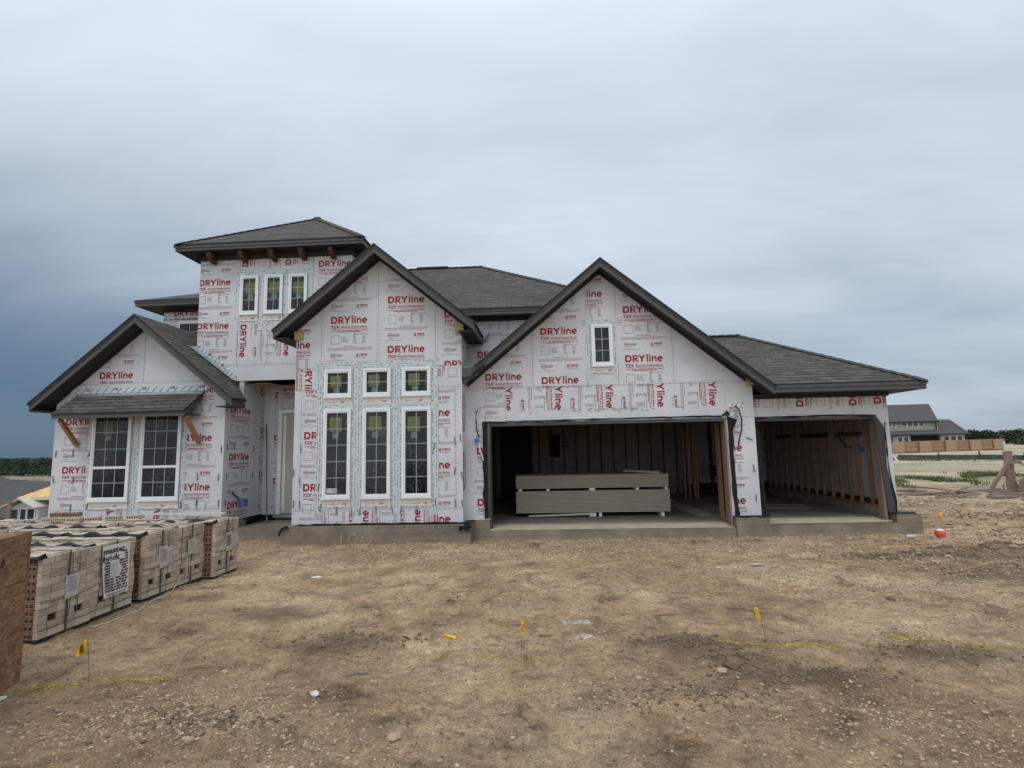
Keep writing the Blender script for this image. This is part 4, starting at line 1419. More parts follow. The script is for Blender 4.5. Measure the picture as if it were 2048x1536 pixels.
rnd = random.Random(31)
mb = HB()
ribbon(mb, [(-5.33, .22), (-5.0, .262), (-3.5, .268), (-1.6, .272)], .055, YC - .02, 'membrane', rnd)
ribbon(mb, [(-5.40, .10), (-5.33, .22), (-5.2, .26)], .05, 10.63, 'membrane', rnd)
ribbon(mb, [(-1.75, .19), (-1.60, .21), (-1.53, .26)], .11, 10.63, 'membrane', rnd)
mb.prism([(-1.66, 10.66, .258), (-1.52, 10.66, .262), (-1.50, 11.2, .268), (-1.66, 11.2, .265)], (0, 0, .012), 'membrane')
mb.prism([(-6.995, 11.3, .12), (-6.995, 12.89, .12), (-6.985, 12.89, .27), (-6.975, 11.3, .27)], (-.02, 0, 0), 'membrane')
mb.box(-6.97, -6.63, 12.86, 12.895, .12, .25, 'membrane')
mb.build('membrane')
mb = HB()
ribbon(mb, [(-1.275, 2.30), (-1.265, 1.5), (-1.27, .8), (-1.26, .3)], .12, YG - .01, 'membrane', rnd)
ribbon(mb, [(-1.21, 2.27), (-1.205, .3)], .04, YG - .03, 'greywrap', rnd, .004)
ribbon(mb, [(-1.3, 2.285), (0, 2.29), (2, 2.30), (3.62, 2.30), (3.70, 2.34)], .035, YG - .02, 'membrane', rnd, .006)
ribbon(mb, [(3.70, 2.38), (3.76, 2.30)], .09, YG - .04, 'membrane', rnd, .01)
ribbon(mb, [(3.77, 2.25), (3.80, 1.9), (3.78, 1.2), (3.80, .6), (3.82, .29)], .085, YG - .01, 'membrane', rnd)
mb.prism([(3.74, YG - .02, 2.30), (3.92, YG - .10, 2.22), (3.83, YG - .04, 1.98), (3.76, YG - .02, 1.86)], (0, .006, 0), 'membrane')
ribbon(mb, [(3.74, .285), (4.40, .285)], .03, YG - .15, 'membrane', rnd, .008)
mb.prism([(3.74, YG - .16, .274), (4.38, YG - .16, .274), (4.38, YG - .01, .278), (3.74, YG - .01, .278)], (0, 0, .01), 'membrane')
mb.build('membrane')
mb = HB()
ribbon(mb, [(4.33, 2.255), (5.4, 2.262), (6.3, 2.265), (6.78, 2.24)], .035, YR - .02, 'membrane', rnd, .006)
ribbon(mb, [(4.37, 2.24), (4.42, 1.9), (4.42, 1.0), (4.44, .5), (4.42, .28)], .07, YR + .02, 'membrane', rnd, .02)
mb.prism([(6.72, YR - .02, 2.24), (6.80, YR - .03, 2.22), (6.92, YR - .06, 1.98), (6.90, YR - .03, 1.2), (6.99, YR - .05, .62), (6.99, YR - .05, .29), (6.86, YR - .02, .29), (6.80, YR - .02, 1.2), (6.78, YR - .02, 2.0)], (0, .008, 0), 'greywrap')
ribbon(mb, [(6.93, 2.1), (6.91, 1.2), (6.99, .5), (6.99, .3)], .03, YR - .05, 'membrane', rnd, .006)
ribbon(mb, [(4.30, .275), (4.46, .27)], .07, 11.25, 'membrane', rnd, .02)
mb.prism([(6.87, 11.26, .275), (7.30, 11.26, .275), (7.33, 11.50, .282), (6.90, 11.5, .282)], (0, 0, .012), 'membrane')
mb.build('membrane')

# --- opening frames ----------------------------------------------------------
mb = HB()
mb.box(-1.195, -1.155, YG + .004, YG + .18, .075, 2.262, 'greywrap')
mb.box(3.690, 3.728, YG + .004, YG + .22, .075, 2.262, 'post')
mb.box(-1.155, 3.690, YG + .006, YG + .18, 2.20, 2.264, 'trim')
mb.build('door_jamb')
mb = HB()
mb.box(3.76, 3.83, 12.05, 12.18, .095, 2.8, 'stud')
mb.box(3.76, 3.83, 11.62, 11.76, .095, 2.8, 'stud')
mb.box(3.86, 3.90, 11.40, 12.3, .30, 2.8, 'dark')
mb.build('stud')
mb = HB()
mb.box(6.80, 6.86, YR + .02, YR + .20, .135, 2.24, 'post')
mb.box(4.34, 4.38, YR + .02, YR + .2, .135, 2.24, 'dark')
mb.box(4.38, 6.80, YR + .02, YR + .2, 2.18, 2.24, 'trim')
mb.build('door_jamb')

# --- garage interior -----------------------------------------------------------
mb = HB()
mb.box(-1.75, 4.5, 17.9, 18.0, .09, 3.0, 'foam')
mb.box(4.5, 7.0, 17.6, 17.7, .50, 3.0, 'inner_white')
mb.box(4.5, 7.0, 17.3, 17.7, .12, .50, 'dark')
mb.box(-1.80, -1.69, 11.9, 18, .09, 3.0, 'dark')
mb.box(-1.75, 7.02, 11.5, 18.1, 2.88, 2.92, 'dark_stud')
mb.build('wall', label='dim insulated inner wall at the back of the garage')
xx = -1.45
k = 0
while xx < 4.45:
    mb = HB()
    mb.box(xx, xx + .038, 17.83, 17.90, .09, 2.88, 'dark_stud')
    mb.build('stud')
    k += 1
    xx += .406
mb = HB()
for z_ in (1.05, 1.72, 2.42):
    mb.box(.44, .78, 17.85, 17.9, z_, z_ + .04, 'dark_stud')
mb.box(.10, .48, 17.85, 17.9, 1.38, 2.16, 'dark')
mb.box(.09, .49, 17.84, 17.86, 1.365, 1.38, 'block')
mb.box(.09, .10, 17.84, 17.86, 1.38, 2.0, 'block')
mb.box(.48, .49, 17.84, 17.86, 1.38, 2.0, 'block')
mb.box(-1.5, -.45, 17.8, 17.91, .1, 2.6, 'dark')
mb.build('blocking')
rnd = random.Random(41)
for i in range(8):      # left inner wall studs
    mb = HB(); y_ = 12.2 + i * .72; mb.box(-1.69, -1.60, y_, y_ + .04, .1, 2.88, 'dark_stud'); mb.build('stud')
for i, (px_, py_) in enumerate(((4.05, 16.2), (4.20, 16.3), (4.32, 16.15), (4.42, 16.25), (4.48, 16.6), (4.50, 17.0))):
    mb = HB(); mb.box(px_, px_ + .045, py_, py_ + .09, .1, 2.88, 'stud'); mb.build('stud')
# cluttered uprights and a dark meter board between the bays
for px_, py_, wd in ((5.0, 16.8, .09), (5.25, 17.0, .05), (5.55, 17.1, .10), (6.1, 17.0, .06), (6.4, 17.1, .05)):
    mb = HB(); mb.box(px_, px_ + wd, py_, py_ + .09, .1, 2.88, 'dark'); mb.build('stud')
mb = HB()
mb.box(5.0, 5.35, 16.7, 16.8, .75, 1.05, 'dark')
mb.box(4.9, 5.5, 16.72, 16.78, 1.03, 1.08, 'dark')
mb.build('junction_box')
# right-hand wall: orange studs against pale board
yy = 11.66
k = 0
while yy < 17.9:
    mb = HB()
    lean = rnd.uniform(-.01, .01)
    mb.box(6.93, 7.018, yy + lean, yy + lean + .042, .39, 2.88, 'stud')
    mb.build('stud')
    k += 1
    yy += .406 if k != 3 else .36
mb = HB()
mb.box(6.92, 7.018, 11.6, 18.1, .352, .388, 'stud')
mb.box(6.995, 7.018, 11.6, 18.1, .39, .50, 'dark')
for a, b_, mt in ((12.2, 13.25, 'dark_stud'), (13.6, 15.0, 'dark'), (15.6, 16.6, 'dark')):
    mb.box(6.905, 6.93, a, b_, 1.84, 1.93, mt)
mb.tube([(6.92, 13.1, 1.85), (6.92, 13.0, 1.72), (6.91, 12.85, 1.62), (6.91, 12.6, 1.58)], .014, 'dark', 6)
mb.tube([(6.925, 12.65, 1.2), (6.92, 13.5, 1.19), (6.92, 14.5, 1.2)], .004, 'dark', 5)
mb.build('blocking')
mb = HB()
mb.box(6.93, 6.99, 12.28, 12.34, 1.50, 1.60, 'blue')
mb.build('electrical_box')

# --- roofs -------------------------------------------------------------------


def shingle_face(mb, pts, drop=.045):
    P = [Vector(p) for p in pts]
    n = (P[1] - P[0]).cross(P[2] - P[0])
    for i in range(len(P)):
        if n.length > 1e-6: break
        n = (P[(i + 2) % len(P)] - P[i]).cross(P[(i + 1) % len(P)] - P[i])
    n.normalize()
    if n.z < 0:
        n = -n; P = P[::-1]
    h = Vector((0, 0, 1)).cross(n).normalized()
    s = n.cross(h)
    uvs = [((p.dot(h)), p.dot(s)) for p in P]
    mb.poly([tuple(p) for p in P], 'shingle', uvs)
    Q = [p - Vector((0, 0, drop)) for p in P]
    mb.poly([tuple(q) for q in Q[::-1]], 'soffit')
    for i in range(len(P)):
        j = (i + 1) % len(P)
        mb.poly([tuple(P[j]), tuple(P[i]), tuple(Q[i]), tuple(Q[j])], 'felt')


def caps(mb, a, b_, step=.19, w=.13):
    """ridge / hip cap shingles"""
    a, b_ = Vector(a), Vector(b_)
    n = max(2, int((b_ - a).length / step))
    for i in range(n):
        p = a.lerp(b_, i / n); q = a.lerp(b_, (i + 1.12) / n)
        p = p + Vector((0, 0, .012)); q = q + Vector((0, 0, .026))
        d = (q - p).normalized(); sd_ = d.cross(Vector((0, 0, 1))).normalized() * w
        for sg in (-1, 1):
            e = sd_ * sg - Vector((0, 0, .045))
            mb.prism([tuple(p), tuple(q), tuple(q + e), tuple(p + e)], (0, 0, -.012), 'cap')


M['cap'] = simple('cap_shingle', (0.055, 0.051, 0.047), 0.92, 0.35, 9, bmp=0.4)


def rake_board(mb, k, xe, Yf, side):
    """fascia on the front rake: lower broad board and upper thin trim"""
    ax, az = AP[k]
    f = lambda x, d: az - d - RS * abs(x - ax)
    mb.prism([(ax, Yf, az - .035), (xe, Yf, f(xe, .035)), (xe, Yf, f(xe, .20)), (ax, Yf, az - .20)][::side], (0, .035, 0), 'trim')
    mb.prism([(ax, Yf - .016, az - .028), (xe, Yf - .016, f(xe, .028)), (xe, Yf - .016, f(xe, .085)), (ax, Yf - .016, az - .085)][::side], (0, .014, 0), 'trim')


def gable_trim(k, xl, xr, Yf, Yw, yl, yr, label):
    mb = HB()
    ax, az = AP[k]
    f = lambda x, d: az - d - RS * abs(x - ax)
    rake_board(mb, k, xl, Yf, 1)
    rake_board(mb, k, xr, Yf, -1)
    # eave boards running back
    for xe, ye, sg in ((xl, yl, 1), (xr, yr, -1)):
        z1, z0 = f(xe, .03), f(xe, .205)
        mb.box(min(xe, xe + sg * .03), max(xe, xe + sg * .03), Yf + .036, ye, z0, z1, 'trim')
    mb.build('fascia', label=label)
    mb = HB()
    for xe, sg in ((xl, 1), (xr, -1)):
        x_in = xe + sg * .035
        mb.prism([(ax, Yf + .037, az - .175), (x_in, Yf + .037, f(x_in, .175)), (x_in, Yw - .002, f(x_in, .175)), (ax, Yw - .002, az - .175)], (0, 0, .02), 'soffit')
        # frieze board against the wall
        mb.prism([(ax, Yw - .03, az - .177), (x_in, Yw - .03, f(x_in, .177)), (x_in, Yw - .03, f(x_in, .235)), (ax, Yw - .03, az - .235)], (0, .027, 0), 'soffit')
    mb.build('soffit')


def eave_box(mb, x0, x1, y0, y1, z):
    mb.box(x0, x1, y0, y1, z, z + .02, 'soffit')


# centre gable
cx, cz = AP['C']
xl, xr = -5.53, -1.37
mb = HB()
yB = 14.0
shingle_face(mb, [(xl - .02, 10.37, rz('C', xl - .02)), (cx, 10.37, cz), (cx, yB, cz), (xl - .02, yB, rz('C', xl - .02))])
shingle_face(mb, [(cx, 10.37, cz), (xr + .02, 10.37, rz('C', xr + .02)), (xr + .02, 11.9, rz('C', xr + .02)), (xr + .02 - .4, yB, rz('C', xr + .02 - .4)), (cx, yB, cz)])
mb.build('roof', label='steep shingled roof of the middle gable')
gable_trim('C', xl, xr, 10.40, YC, 11.9, 11.9, 'grey rake boards of the middle gable')
mb = HB()
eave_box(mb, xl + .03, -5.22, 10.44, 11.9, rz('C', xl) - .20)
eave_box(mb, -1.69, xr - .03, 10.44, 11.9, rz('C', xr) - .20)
mb.build('soffit')
# garage gable
gx_, gz_ = AP['G']
xl, xr = -2.0, 4.589
mb = HB()
shingle_face(mb, [(-1.60, 10.82, rz('G', -1.60)), (gx_, 10.82, gz_), (gx_, 14.2, gz_), (-1.60, 14.2, rz('G', -1.60))])
shingle_face(mb, [(gx_, 10.82, gz_), (xr + .02, 10.82, rz('G', xr + .02)), (xr + .02, 10.9, rz('G', xr + .02)), (xr + .02 - 2.7, 14.2, rz('G', xr + .02 - 2.7)), (gx_, 14.2, gz_)])
mb.build('roof', label='steep shingled roof of the garage gable')
mb = HB()
f = lambda x, d: gz_ - d - RS * abs(x - gx_)
rake_board(mb, 'G', -1.655, 10.85, 1)
rake_board(mb, 'G', xr, 10.85, -1)
mb.build('fascia', label='grey rake boards of the garage gable')
mb = HB()
for xe, sg in ((-1.67, 1), (xr, -1)):
    x_in = xe + sg * .03
    mb.prism([(gx_, 10.887, gz_ - .175), (x_in, 10.887, f(x_in, .175)), (x_in, YG - .002, f(x_in, .175)), (gx_, YG - .002, gz_ - .175)], (0, 0, .02), 'soffit')
    mb.prism([(gx_, YG - .03, gz_ - .177), (x_in, YG - .03, f(x_in, .177)), (x_in, YG - .03, f(x_in, .235)), (gx_, YG - .03, gz_ - .235)], (0, .027, 0), 'soffit')
eave_box(mb, 4.31, 4.56, 11.27, 11.4, rz('G', 4.589) - .19)
mb.build('soffit')
# left gable
lx, lz = AP['L']
xl, xr = -11.18, -6.62
mb = HB()
shingle_face(mb, [(xl - .02, 10.82, rz('L', xl - .02)), (lx, 10.82, lz), (lx, 16.5, lz), (xl - .02, 16.5, rz('L', xl - .02))])
shingle_face(mb, [(lx, 10.82, lz), (xr + .02, 10.82, rz('L', xr + .02)), (xr + .02, 11.36, rz('L', xr + .02)), (-7.176, YT, rz('L', -7.176)), (-8.17, YT, rz('L', -8.17)), (-8.17, 14.0, rz('L', -8.17)), (lx, 14.0, lz)])
mb.build('roof', label='shingled roof of the low gable beside the brick')
gable_trim('L', xl, xr, 10.85, YL, 16.4, 11.36, 'grey rake boards of the low gable')
mb = HB()
eave_box(mb, xl + .03, -10.93, 10.89, 16.4, rz('L', xl) - .20)
eave_box(mb, -7.0, xr - .03, 10.89, 11.36, rz('L', xr) - .20)
mb.build('soffit')
# valley / step flashing against the tower, with taped strip
mb = HB()
a = Vector((-8.13, YT - .02, rz('L', -8.13) + .03)); b_ = Vector((-7.16, YT - .02, rz('L', -7.16) + .02))
mb.prism([tuple(a), tuple(b_), tuple(b_ + Vector((0, 0, .13))), tuple(a + Vector((0, 0, .16)))], (0, .012, 0), 'tape')
mb.prism([tuple(a + Vector((-.02, -.30, .02))), tuple(b_ + Vector((.0, -.14, .02))), tuple(b_ + Vector((0, 0, .02))), tuple(a + Vector((0, 0, .03)))], (0, 0, .006), 'metal')
mb.prism([tuple(a + Vector((.0, -.012, .02))), tuple(b_ + Vector((.0, -.012, .02))), tuple(b_ + Vector((0, -.012, .055))), tuple(a + Vector((0, -.012, .07)))], (0, .004, 0), 'metal')
for i in range(12):
    q = a.lerp(b_, (i + .3) / 12)
    mb.bar((q.x, YT - .036, q.z + .03), (q.x + .05, YT - .036, q.z + .10), .004, .010, 'tape_ink', up=(1, 0, 0))
    if i in (3, 7):
        put2d(mb, [[(q.x + u, q.z + .05 + v_) for u, v_ in p] for p in fit_text('TR', 0, 0, .09, .06, .03, .3)], 'tr_ink', fnY(YT), [], .042)
mb.build('flashing')
mb = HB()
mb.prism([(-7.20, 11.55, 3.33), (-7.04, 11.6, 3.26), (-7.06, 11.85, 3.32), (-7.20, 11.85, 3.42)], (0, 0, .03), 'membrane')
mb.build('membrane')
# tower hip roof
tx0, tx1, ty0, ty1, tz = -8.57, -4.05, 11.50, 16.2, 6.655
ap = (-6.16, 13.85, 8.22)
mb = HB()
c_ = [(tx0, ty0, tz), (tx1, ty0, tz), (tx1, ty1, tz), (tx0, ty1, tz)]
for i in range(4):
    shingle_face(mb, [c_[i], c_[(i + 1) % 4], ap])
for q in c_:
    caps(mb, q, ap)
mb.build('roof', label='pyramid shingle roof of the tower')
mb = HB()


def ring_fascia(mb, x0, x1, y0, y1, z0, z1, th=.03):
    mb.box(x0 + .02, x1 - .02, y0 + .02, y0 + .02 + th, z0, z1, 'trim')
    mb.box(x0 + .02, x1 - .02, y1 - .02 - th, y1 - .02, z0, z1, 'trim')
    mb.box(x0 + .02, x0 + .02 + th, y0 + .02 + th, y1 - .02 - th, z0, z1, 'trim')
    mb.box(x1 - .02 - th, x1 - .02, y0 + .02 + th, y1 - .02 - th, z0, z1, 'trim')
    mb.box(x0 + .005, x1 - .005, y0 + .004, y0 + .018, z1 - .055, z1 + .004, 'trim')


ring_fascia(mb, tx0, tx1, ty0, ty1, 6.49, 6.61)
mb.build('fascia')
mb = HB()
mb.box(tx0 + .06, tx1 - .06, ty0 + .06, ty1 - .06, 6.50, 6.52, 'soffit')
mb.box(-8.19, -4.43, YT - .05, YT - .003, 6.36, 6.497, 'soffit')
mb.box(-8.22, -8.175, YT - .05, 16, 6.36, 6.497, 'soffit')
mb.box(-4.445, -4.40, YT - .05, 16, 6.36, 6.497, 'soffit')
mb.build('soffit')
for i, bx in enumerate((-7.80, -7.03, -6.30, -5.58, -4.87)):
    mb = HB()
    w2 = .058
    prof = [(11.60, 6.495), (11.60, 6.40), (11.66, 6.31), (11.76, 6.30), (11.86, 6.26), (11.86, 6.495)]
    mb.prism([(bx - w2, y_, z_) for y_, z_ in prof], (w2 * 2, 0, 0), 'beam')
    mb.build('bracket')
# set-back upper storey
mb = HB()
sx0, sz_ = -11.12, 5.96
shingle_face(mb, [(sx0, 13.5, sz_), (-7.5, 13.5, sz_), (-7.5, 16.0, sz_ + 1.1), (-8.62, 16.0, sz_ + 1.1)])
shingle_face(mb, [(sx0, 13.5, sz_), (-8.62, 16.0, sz_ + 1.1), (sx0, 18.5, sz_)])
mb.build('roof', label='low hip roof behind the tower')
mb = HB()
mb.box(sx0 + .02, -8.17, 13.52, 13.55, 5.80, 5.93, 'trim')
mb.box(sx0 + .005, -8.18, 13.504, 13.518, 5.88, 5.934, 'trim')
mb.box(sx0 + .02, sx0 + .05, 13.55, 18.4, 5.80, 5.93, 'trim')
mb.build('fascia')
mb = HB()
mb.box(sx0 + .05, -8.17, 13.55, 18.4, 5.82, 5.835, 'soffit')
mb.box(-10.64, -8.17, 13.96, 13.995, 5.72, 5.818, 'soffit')
mb.build('soffit')
# main hip roof
mz = 4.85
rx, ry, rzz = -1.771, 15.35, 7.16
mb = HB()
shingle_face(mb, [(-5.2, 11.5, mz), (2.08, 11.5, mz), (rx, ry, rzz), (-5.2, ry, rzz)])
shingle_face(mb, [(2.08, 11.5, mz), (2.08, 19.2, mz), (rx, ry, rzz)])
shingle_face(mb, [(2.08, 19.2, mz), (-5.2, 19.2, mz), (-5.2, ry, rzz), (rx, ry, rzz)])
caps(mb, (2.08, 11.5, mz), (rx, ry, rzz))
caps(mb, (-5.2, ry, rzz), (rx, ry, rzz))
mb.box(-3.72, -2.78, ry - .07, ry + .07, rzz - .02, rzz + .035, 'felt')
mb.build('roof', label='broad main hip roof between the gables')
mb = HB()
mb.box(-4.4, 2.06, 11.52, 11.55, mz - .155, mz - .03, 'trim')
mb.box(-4.4, 2.07, 11.504, 11.518, mz - .075, mz - .026, 'trim')
mb.build('fascia')
mb = HB()
mb.box(-4.4, 2.06, 11.55, YT, mz - .15, mz - .135, 'soffit')
mb.box(-4.4, 1.72, YT - .03, YT - .004, mz - .22, mz - .152, 'soffit')
mb.build('soffit')
# third-bay hip roof
ez = 2.893
mb = HB()
rr = (4.86, 13.4, 4.42)
shingle_face(mb, [(4.60, 10.84, ez), (7.50, 10.84, ez), rr, (2.74, 13.4, 4.42)])
shingle_face(mb, [(7.50, 10.84, ez), (7.50, 18.5, ez), rr])
shingle_face(mb, [(7.50, 18.5, ez), (1.9, 18.5, ez), (1.9, 13.4, 4.42), rr])
caps(mb, (7.50, 10.84, ez), rr)
caps(mb, (3.3, 13.4, 4.42), rr)
mb.build('roof', label='hip roof of the third garage bay')
mb = HB()
mb.box(4.592, 7.48, 10.852, 10.882, ez - .17, ez - .03, 'trim')
mb.box(4.60, 7.49, 10.836, 10.850, ez - .085, ez - .028, 'trim')
mb.box(7.45, 7.48, 10.882, 18.4, ez - .17, ez - .03, 'trim')
mb.build('fascia')
mb = HB()
mb.box(4.58, 7.45, 10.883, 18.2, ez - .165, ez - .15, 'soffit')
mb.box(4.32, 7.08, YR - .04, YR - .004, ez - .25, ez - .167, 'soffit')
mb.build('soffit')
# fill between second-storey walls and lower roofs (flat decks hidden behind gables)
mb = HB()
mb.box(-10.9, -5.3, 12.95, 18.2, 3.45, 3.5, 'dark')
mb.box(-4.4, 2.1, 12.0, 18.2, 3.0, 3.05, 'dark')
mb.build('floor_deck')
# porch ceiling: sagging insulation
mb = HB()
n_ = 10
for i in range(n_):
    for j in range(4):
        x0_, x1_ = -7.0 + i * .178, -7.0 + (i + 1) * .178
        y0_, y1_ = 11.98 + j * .23, 11.98 + (j + 1) * .23
        g = lambda x, y: 3.42 - .05 * (1 + math.sin(x * 5 + y * 2.1)) - .03 * math.sin(y * 9)
        mb.poly([(x0_, y0_, g(x0_, y0_)), (x1_, y0_, g(x1_, y0_)), (x1_, y1_, g(x1_, y1_)), (x0_, y1_, g(x0_, y1_))], 'batt')
mb.build('ceiling', smooth=True)
# awning over the pair of windows
mb = HB()
shingle_face(mb, [(-10.45, 10.64, 2.68), (-7.53, 10.64, 2.68), (-7.50, YL - .005, 3.13), (-10.42, YL - .005, 3.13)])
aw = mb.build('awning', label='small shed roof over the pair of low windows')
mb = HB()
mb.box(-10.45, -7.55, 10.655, 10.685, 2.555, 2.635, 'trim')
mb.prism([(-7.55, 10.655, 2.555), (-7.55, YL - .01, 2.98), (-7.55, YL - .01, 3.085), (-7.55, 10.655, 2.635)], (.03, 0, 0), 'trim')
mb.prism([(-10.45, 10.69, 2.555), (-10.45, YL - .01, 2.98), (-10.45, YL - .01, 3.085), (-10.45, 10.69, 2.635)], (.03, 0, 0), 'trim')
mb.prism([(-10.42, 10.69, 2.56), (-7.55, 10.69, 2.56), (-7.55, YL - .01, 2.62), (-10.42, YL - .01, 2.62)], (0, 0, .01), 'soffit')
mb.build('fascia', aw)
mb = HB()
mb.prism([(-10.44, YL - .10, 3.075), (-7.48, YL - .10, 3.075), (-7.46, YL - .006, 3.16), (-10.44, YL - .006, 3.15)], (0, 0, .006), 'metal')
mb.prism([(-10.44, YL - .008, 3.15), (-7.46, YL - .008, 3.16), (-7.44, YL - .008, 3.21), (-10.0, YL - .008, 3.185), (-10.44, YL - .008, 3.16)], (0, .004, 0), 'metal')
mb.build('flashing', aw)
for x_ in (-10.36, -7.55):
    mb = HB()
    mb.bar((x_, 10.76, 2.55), (x_ - .0, YL - .02, 2.0), .075, .075, 'brace')
    mb.build('brace', aw)
# beam ends at the gable shoulders
for (x0_, x1_, y_, z0_, z1_) in ((-5.24, -5.08, YC, 4.10, 4.28), (-1.82, -1.65, YC, 4.14, 4.33), (4.17, 4.33, YG, 2.93, 3.09)):
    mb = HB()
    mb.prism([(x0_, y_ - .06, z0_), (x1_, y_ - .06, z0_), (x1_ + .02, y_ - .06, z0_ + .06), (x1_, y_ - .06, z1_), (x0_, y_ - .06, z1_)], (0, .055, 0), 'endblock')
    mb.build('beam_end')
# kick-out flashing at the garage rake foot
mb = HB()
mb.prism([(-1.68, 10.95, 3.36), (-1.42, 10.95, 3.38), (-1.44, 11.5, 3.42), (-1.68, 11.5, 3.42)], (0, 0, .02), 'greywrap')
mb.prism([(-1.69, 10.80, 3.20), (-1.36, 10.80, 3.24), (-1.38, 10.80, 3.42), (-1.69, 10.80, 3.40)], (0, .02, 0), 'trim')
mb.prism([(-1.66, 10.86, 3.36), (-1.45, 10.86, 3.38), (-1.47, 10.86, 3.47), (-1.64, 10.86, 3.46)], (0, .01, 0), 'tie')
mb.tube([(-1.47, 10.79, 3.22), (-1.42, 10.76, 3.32), (-1.33, 10.80, 3.40), (-1.22, 10.83, 3.46)], .03, 'soffit', 8)
mb.build('flashing')
mb = HB()
mb.prism([(-1.36, 11.82, 4.16), (-1.22, 11.8, 4.26), (-1.20, 11.84, 4.36), (-1.33, 11.86, 4.22)], (0, .02, .02), 'metal')
mb.build('flashing')
# cables and boxes on the wall
mb = HB()
mb.tube([(-1.43, YG - .02, 2.54), (-1.45, YG - .09, 2.50), (-1.455, YG - .10, 2.33), (-1.44, YG - .09, 2.13), (-1.40, YG - .08, 1.98)], .013, 'cable', 8)
mb.build('cable', smooth=True)
mb = HB()
mb.tube([(3.92, YG - .02, 2.51), (3.96, YG - .1, 2.42), (4.00, YG - .12, 2.22), (3.99, YG - .10, 2.0), (3.94, YG - .06, 1.80), (3.925, YG - .05, 1.70)], .015, 'cable', 8)
mb.build('cable', smooth=True)
for (x_, z_, r_) in ((-1.43, 2.56, .07), (3.94, 2.52, .16)):
    mb = HB()
    mb.prism([(x_ - r_, YG - .006, z_ - .04), (x_ + r_, YG - .006, z_ - .035), (x_ + r_ * .9, YG - .006, z_ + .04), (x_ - r_ * .9, YG - .006, z_ + .045)], (0, -.006, 0), 'white')
    for i in range(3):
        mb.bar((x_ - r_ * .6 + i * r_ * .6, YG - .02, z_ - .02), (x_ - r_ * .3 + i * r_ * .6, YG - .022, z_ + .05), .005, .012, 'tie', up=(1, 0, 0))
    mb.build('cable_flap')
mb = HB()
mb.box(-1.49, -1.40, 11.12, 11.20, 1.86, 1.95, 'blue')
mb.tube([(-1.40, 11.16, 1.88), (-1.38, 11.14, 1.72), (-1.33, 11.14, 1.58), (-1.31, 11.15, 1.50)], .011, 'white', 6)
mb.build('electrical_box')
mb = HB()
mb.hexa([(-6.93, 11.80, .60), (-6.84, 11.83, .58), (-6.84, 12.0, .56), (-6.93, 12.0, .60), (-6.93, 11.80, .73), (-6.84, 11.83, .71), (-6.84, 12.0, .71), (-6.93, 12.0, .73)], 'blue')
mb.tube([(-6.93, 11.85, .70), (-6.96, 11.72, .80), (-6.99, 11.62, .88)], .018, 'cable', 6)
mb.tube([(-6.99, 11.60, .885), (-6.985, 11.56, .93), (-6.99, 11.66, .95)], .012, 'white', 6)
mb.build('electrical_box')
mb = HB()
mb.prism([(7.05, YR - .02, 1.38), (7.12, YR - .03, 1.28), (7.13, YR - .03, 1.34), (7.07, YR - .02, 1.42)], (0, .01, 0), 'white')
mb.build('cable_flap')

# ------------------------------------------------------------------ things in the garage
rnd = random.Random(51)
SX0, SX1, SY0 = -.742, 2.872, 12.90
NTH = ['first', 'second', 'third', 'fourth', 'fifth', 'sixth', 'seventh', 'eighth', 'ninth', 'tenth', 'eleventh', 'twelfth', 'thirteenth', 'fourteenth', 'fifteenth', 'sixteenth', 'seventeenth']


def sheets(n, z0, th, mat, label, group, x0, x1, skew=0.0):
    proto = None
    for i in range(n):
        if proto is None:
            mb = MB()
            mb.box(0, x1 - x0, 0, 1.2, th * .22, th - .0005, mat)
            mb.box(.006, x1 - x0 - .006, .008, 1.19, 0, th * .22, 'dark')
            proto = mb.build('drywall_sheet')
            o = proto
        else:
            o = proto.copy(); col.objects.link(o)
        o.location = (x0 + rnd.uniform(-.008, .008), SY0 + rnd.uniform(-.006, .006), z0 + i * th)
        k = n - 1 - i
        tag(o, label.format('topmost' if k == 0 else 'bottom' if i == 0 else NTH[k] + ' from the top'), 'drywall sheet', group)


sheets(17, .185, .030, 'drywall2', 'grey drywall sheet, {} of the lower stack in the wide garage bay', 'drywall sheets of the lower stack', SX0, SX1)
sheets(15, .755, .0205, 'drywall', 'brownish drywall sheet, {} of the upper stack in the wide garage bay', 'drywall sheets of the upper stack', SX0, SX1 - .02)
BLK = [('between the two drywall stacks', .698, .055, (-.64, .02, 1.03, 1.10, 2.12, 2.79)), ('on the slab under the lower drywall stack', .097, .086, (1.02, 1.10, 1.24, 2.66))]
for lab, z_, h_, xs in BLK:
    for i, x_ in enumerate(xs):
        mb = MB()
        mb.box(-.035, .035, 0, 1.1 if h_ < .08 else 1.25, 0, h_, 'block')
        mb.box(-.030, .030, -.0015, 0, .006, h_ - .006, 'white')
        o = mb.build('spacer_block', loc=(x_, SY0 - .02 - (.12 if (h_ > .08 and i == 3) else 0), z_))
        tag(o, 'pale spacer block ' + lab + ', ' + NTH[i] + ' from the left', 'spacer', 'spacer blocks ' + lab)
mb = MB(); mb.bar((-.45, 12.85, .13), (1.0, 12.88, .16), .06, .035, 'block')
tag(mb.build('wood_lath'), 'thin pale lath lying under the left half of the lower drywall stack', 'lath')
mb = MB(); mb.bar((2.0, 13.9, 1.10), (2.62, 12.95, 1.095), .09, .045, 'block')
tag(mb.build('wood_offcut'), 'short pale wood offcut lying on top of the upper drywall stack', 'wood offcut')
mb = MB(); mb.prism([(3.25, 14.4, .115), (3.45, 12.6, .115), (4.02, 12.85, .115), (4.15, 13.1, .115), (4.05, 15.6, .115), (3.3, 15.5, .115)], (0, 0, .018), 'drywall')
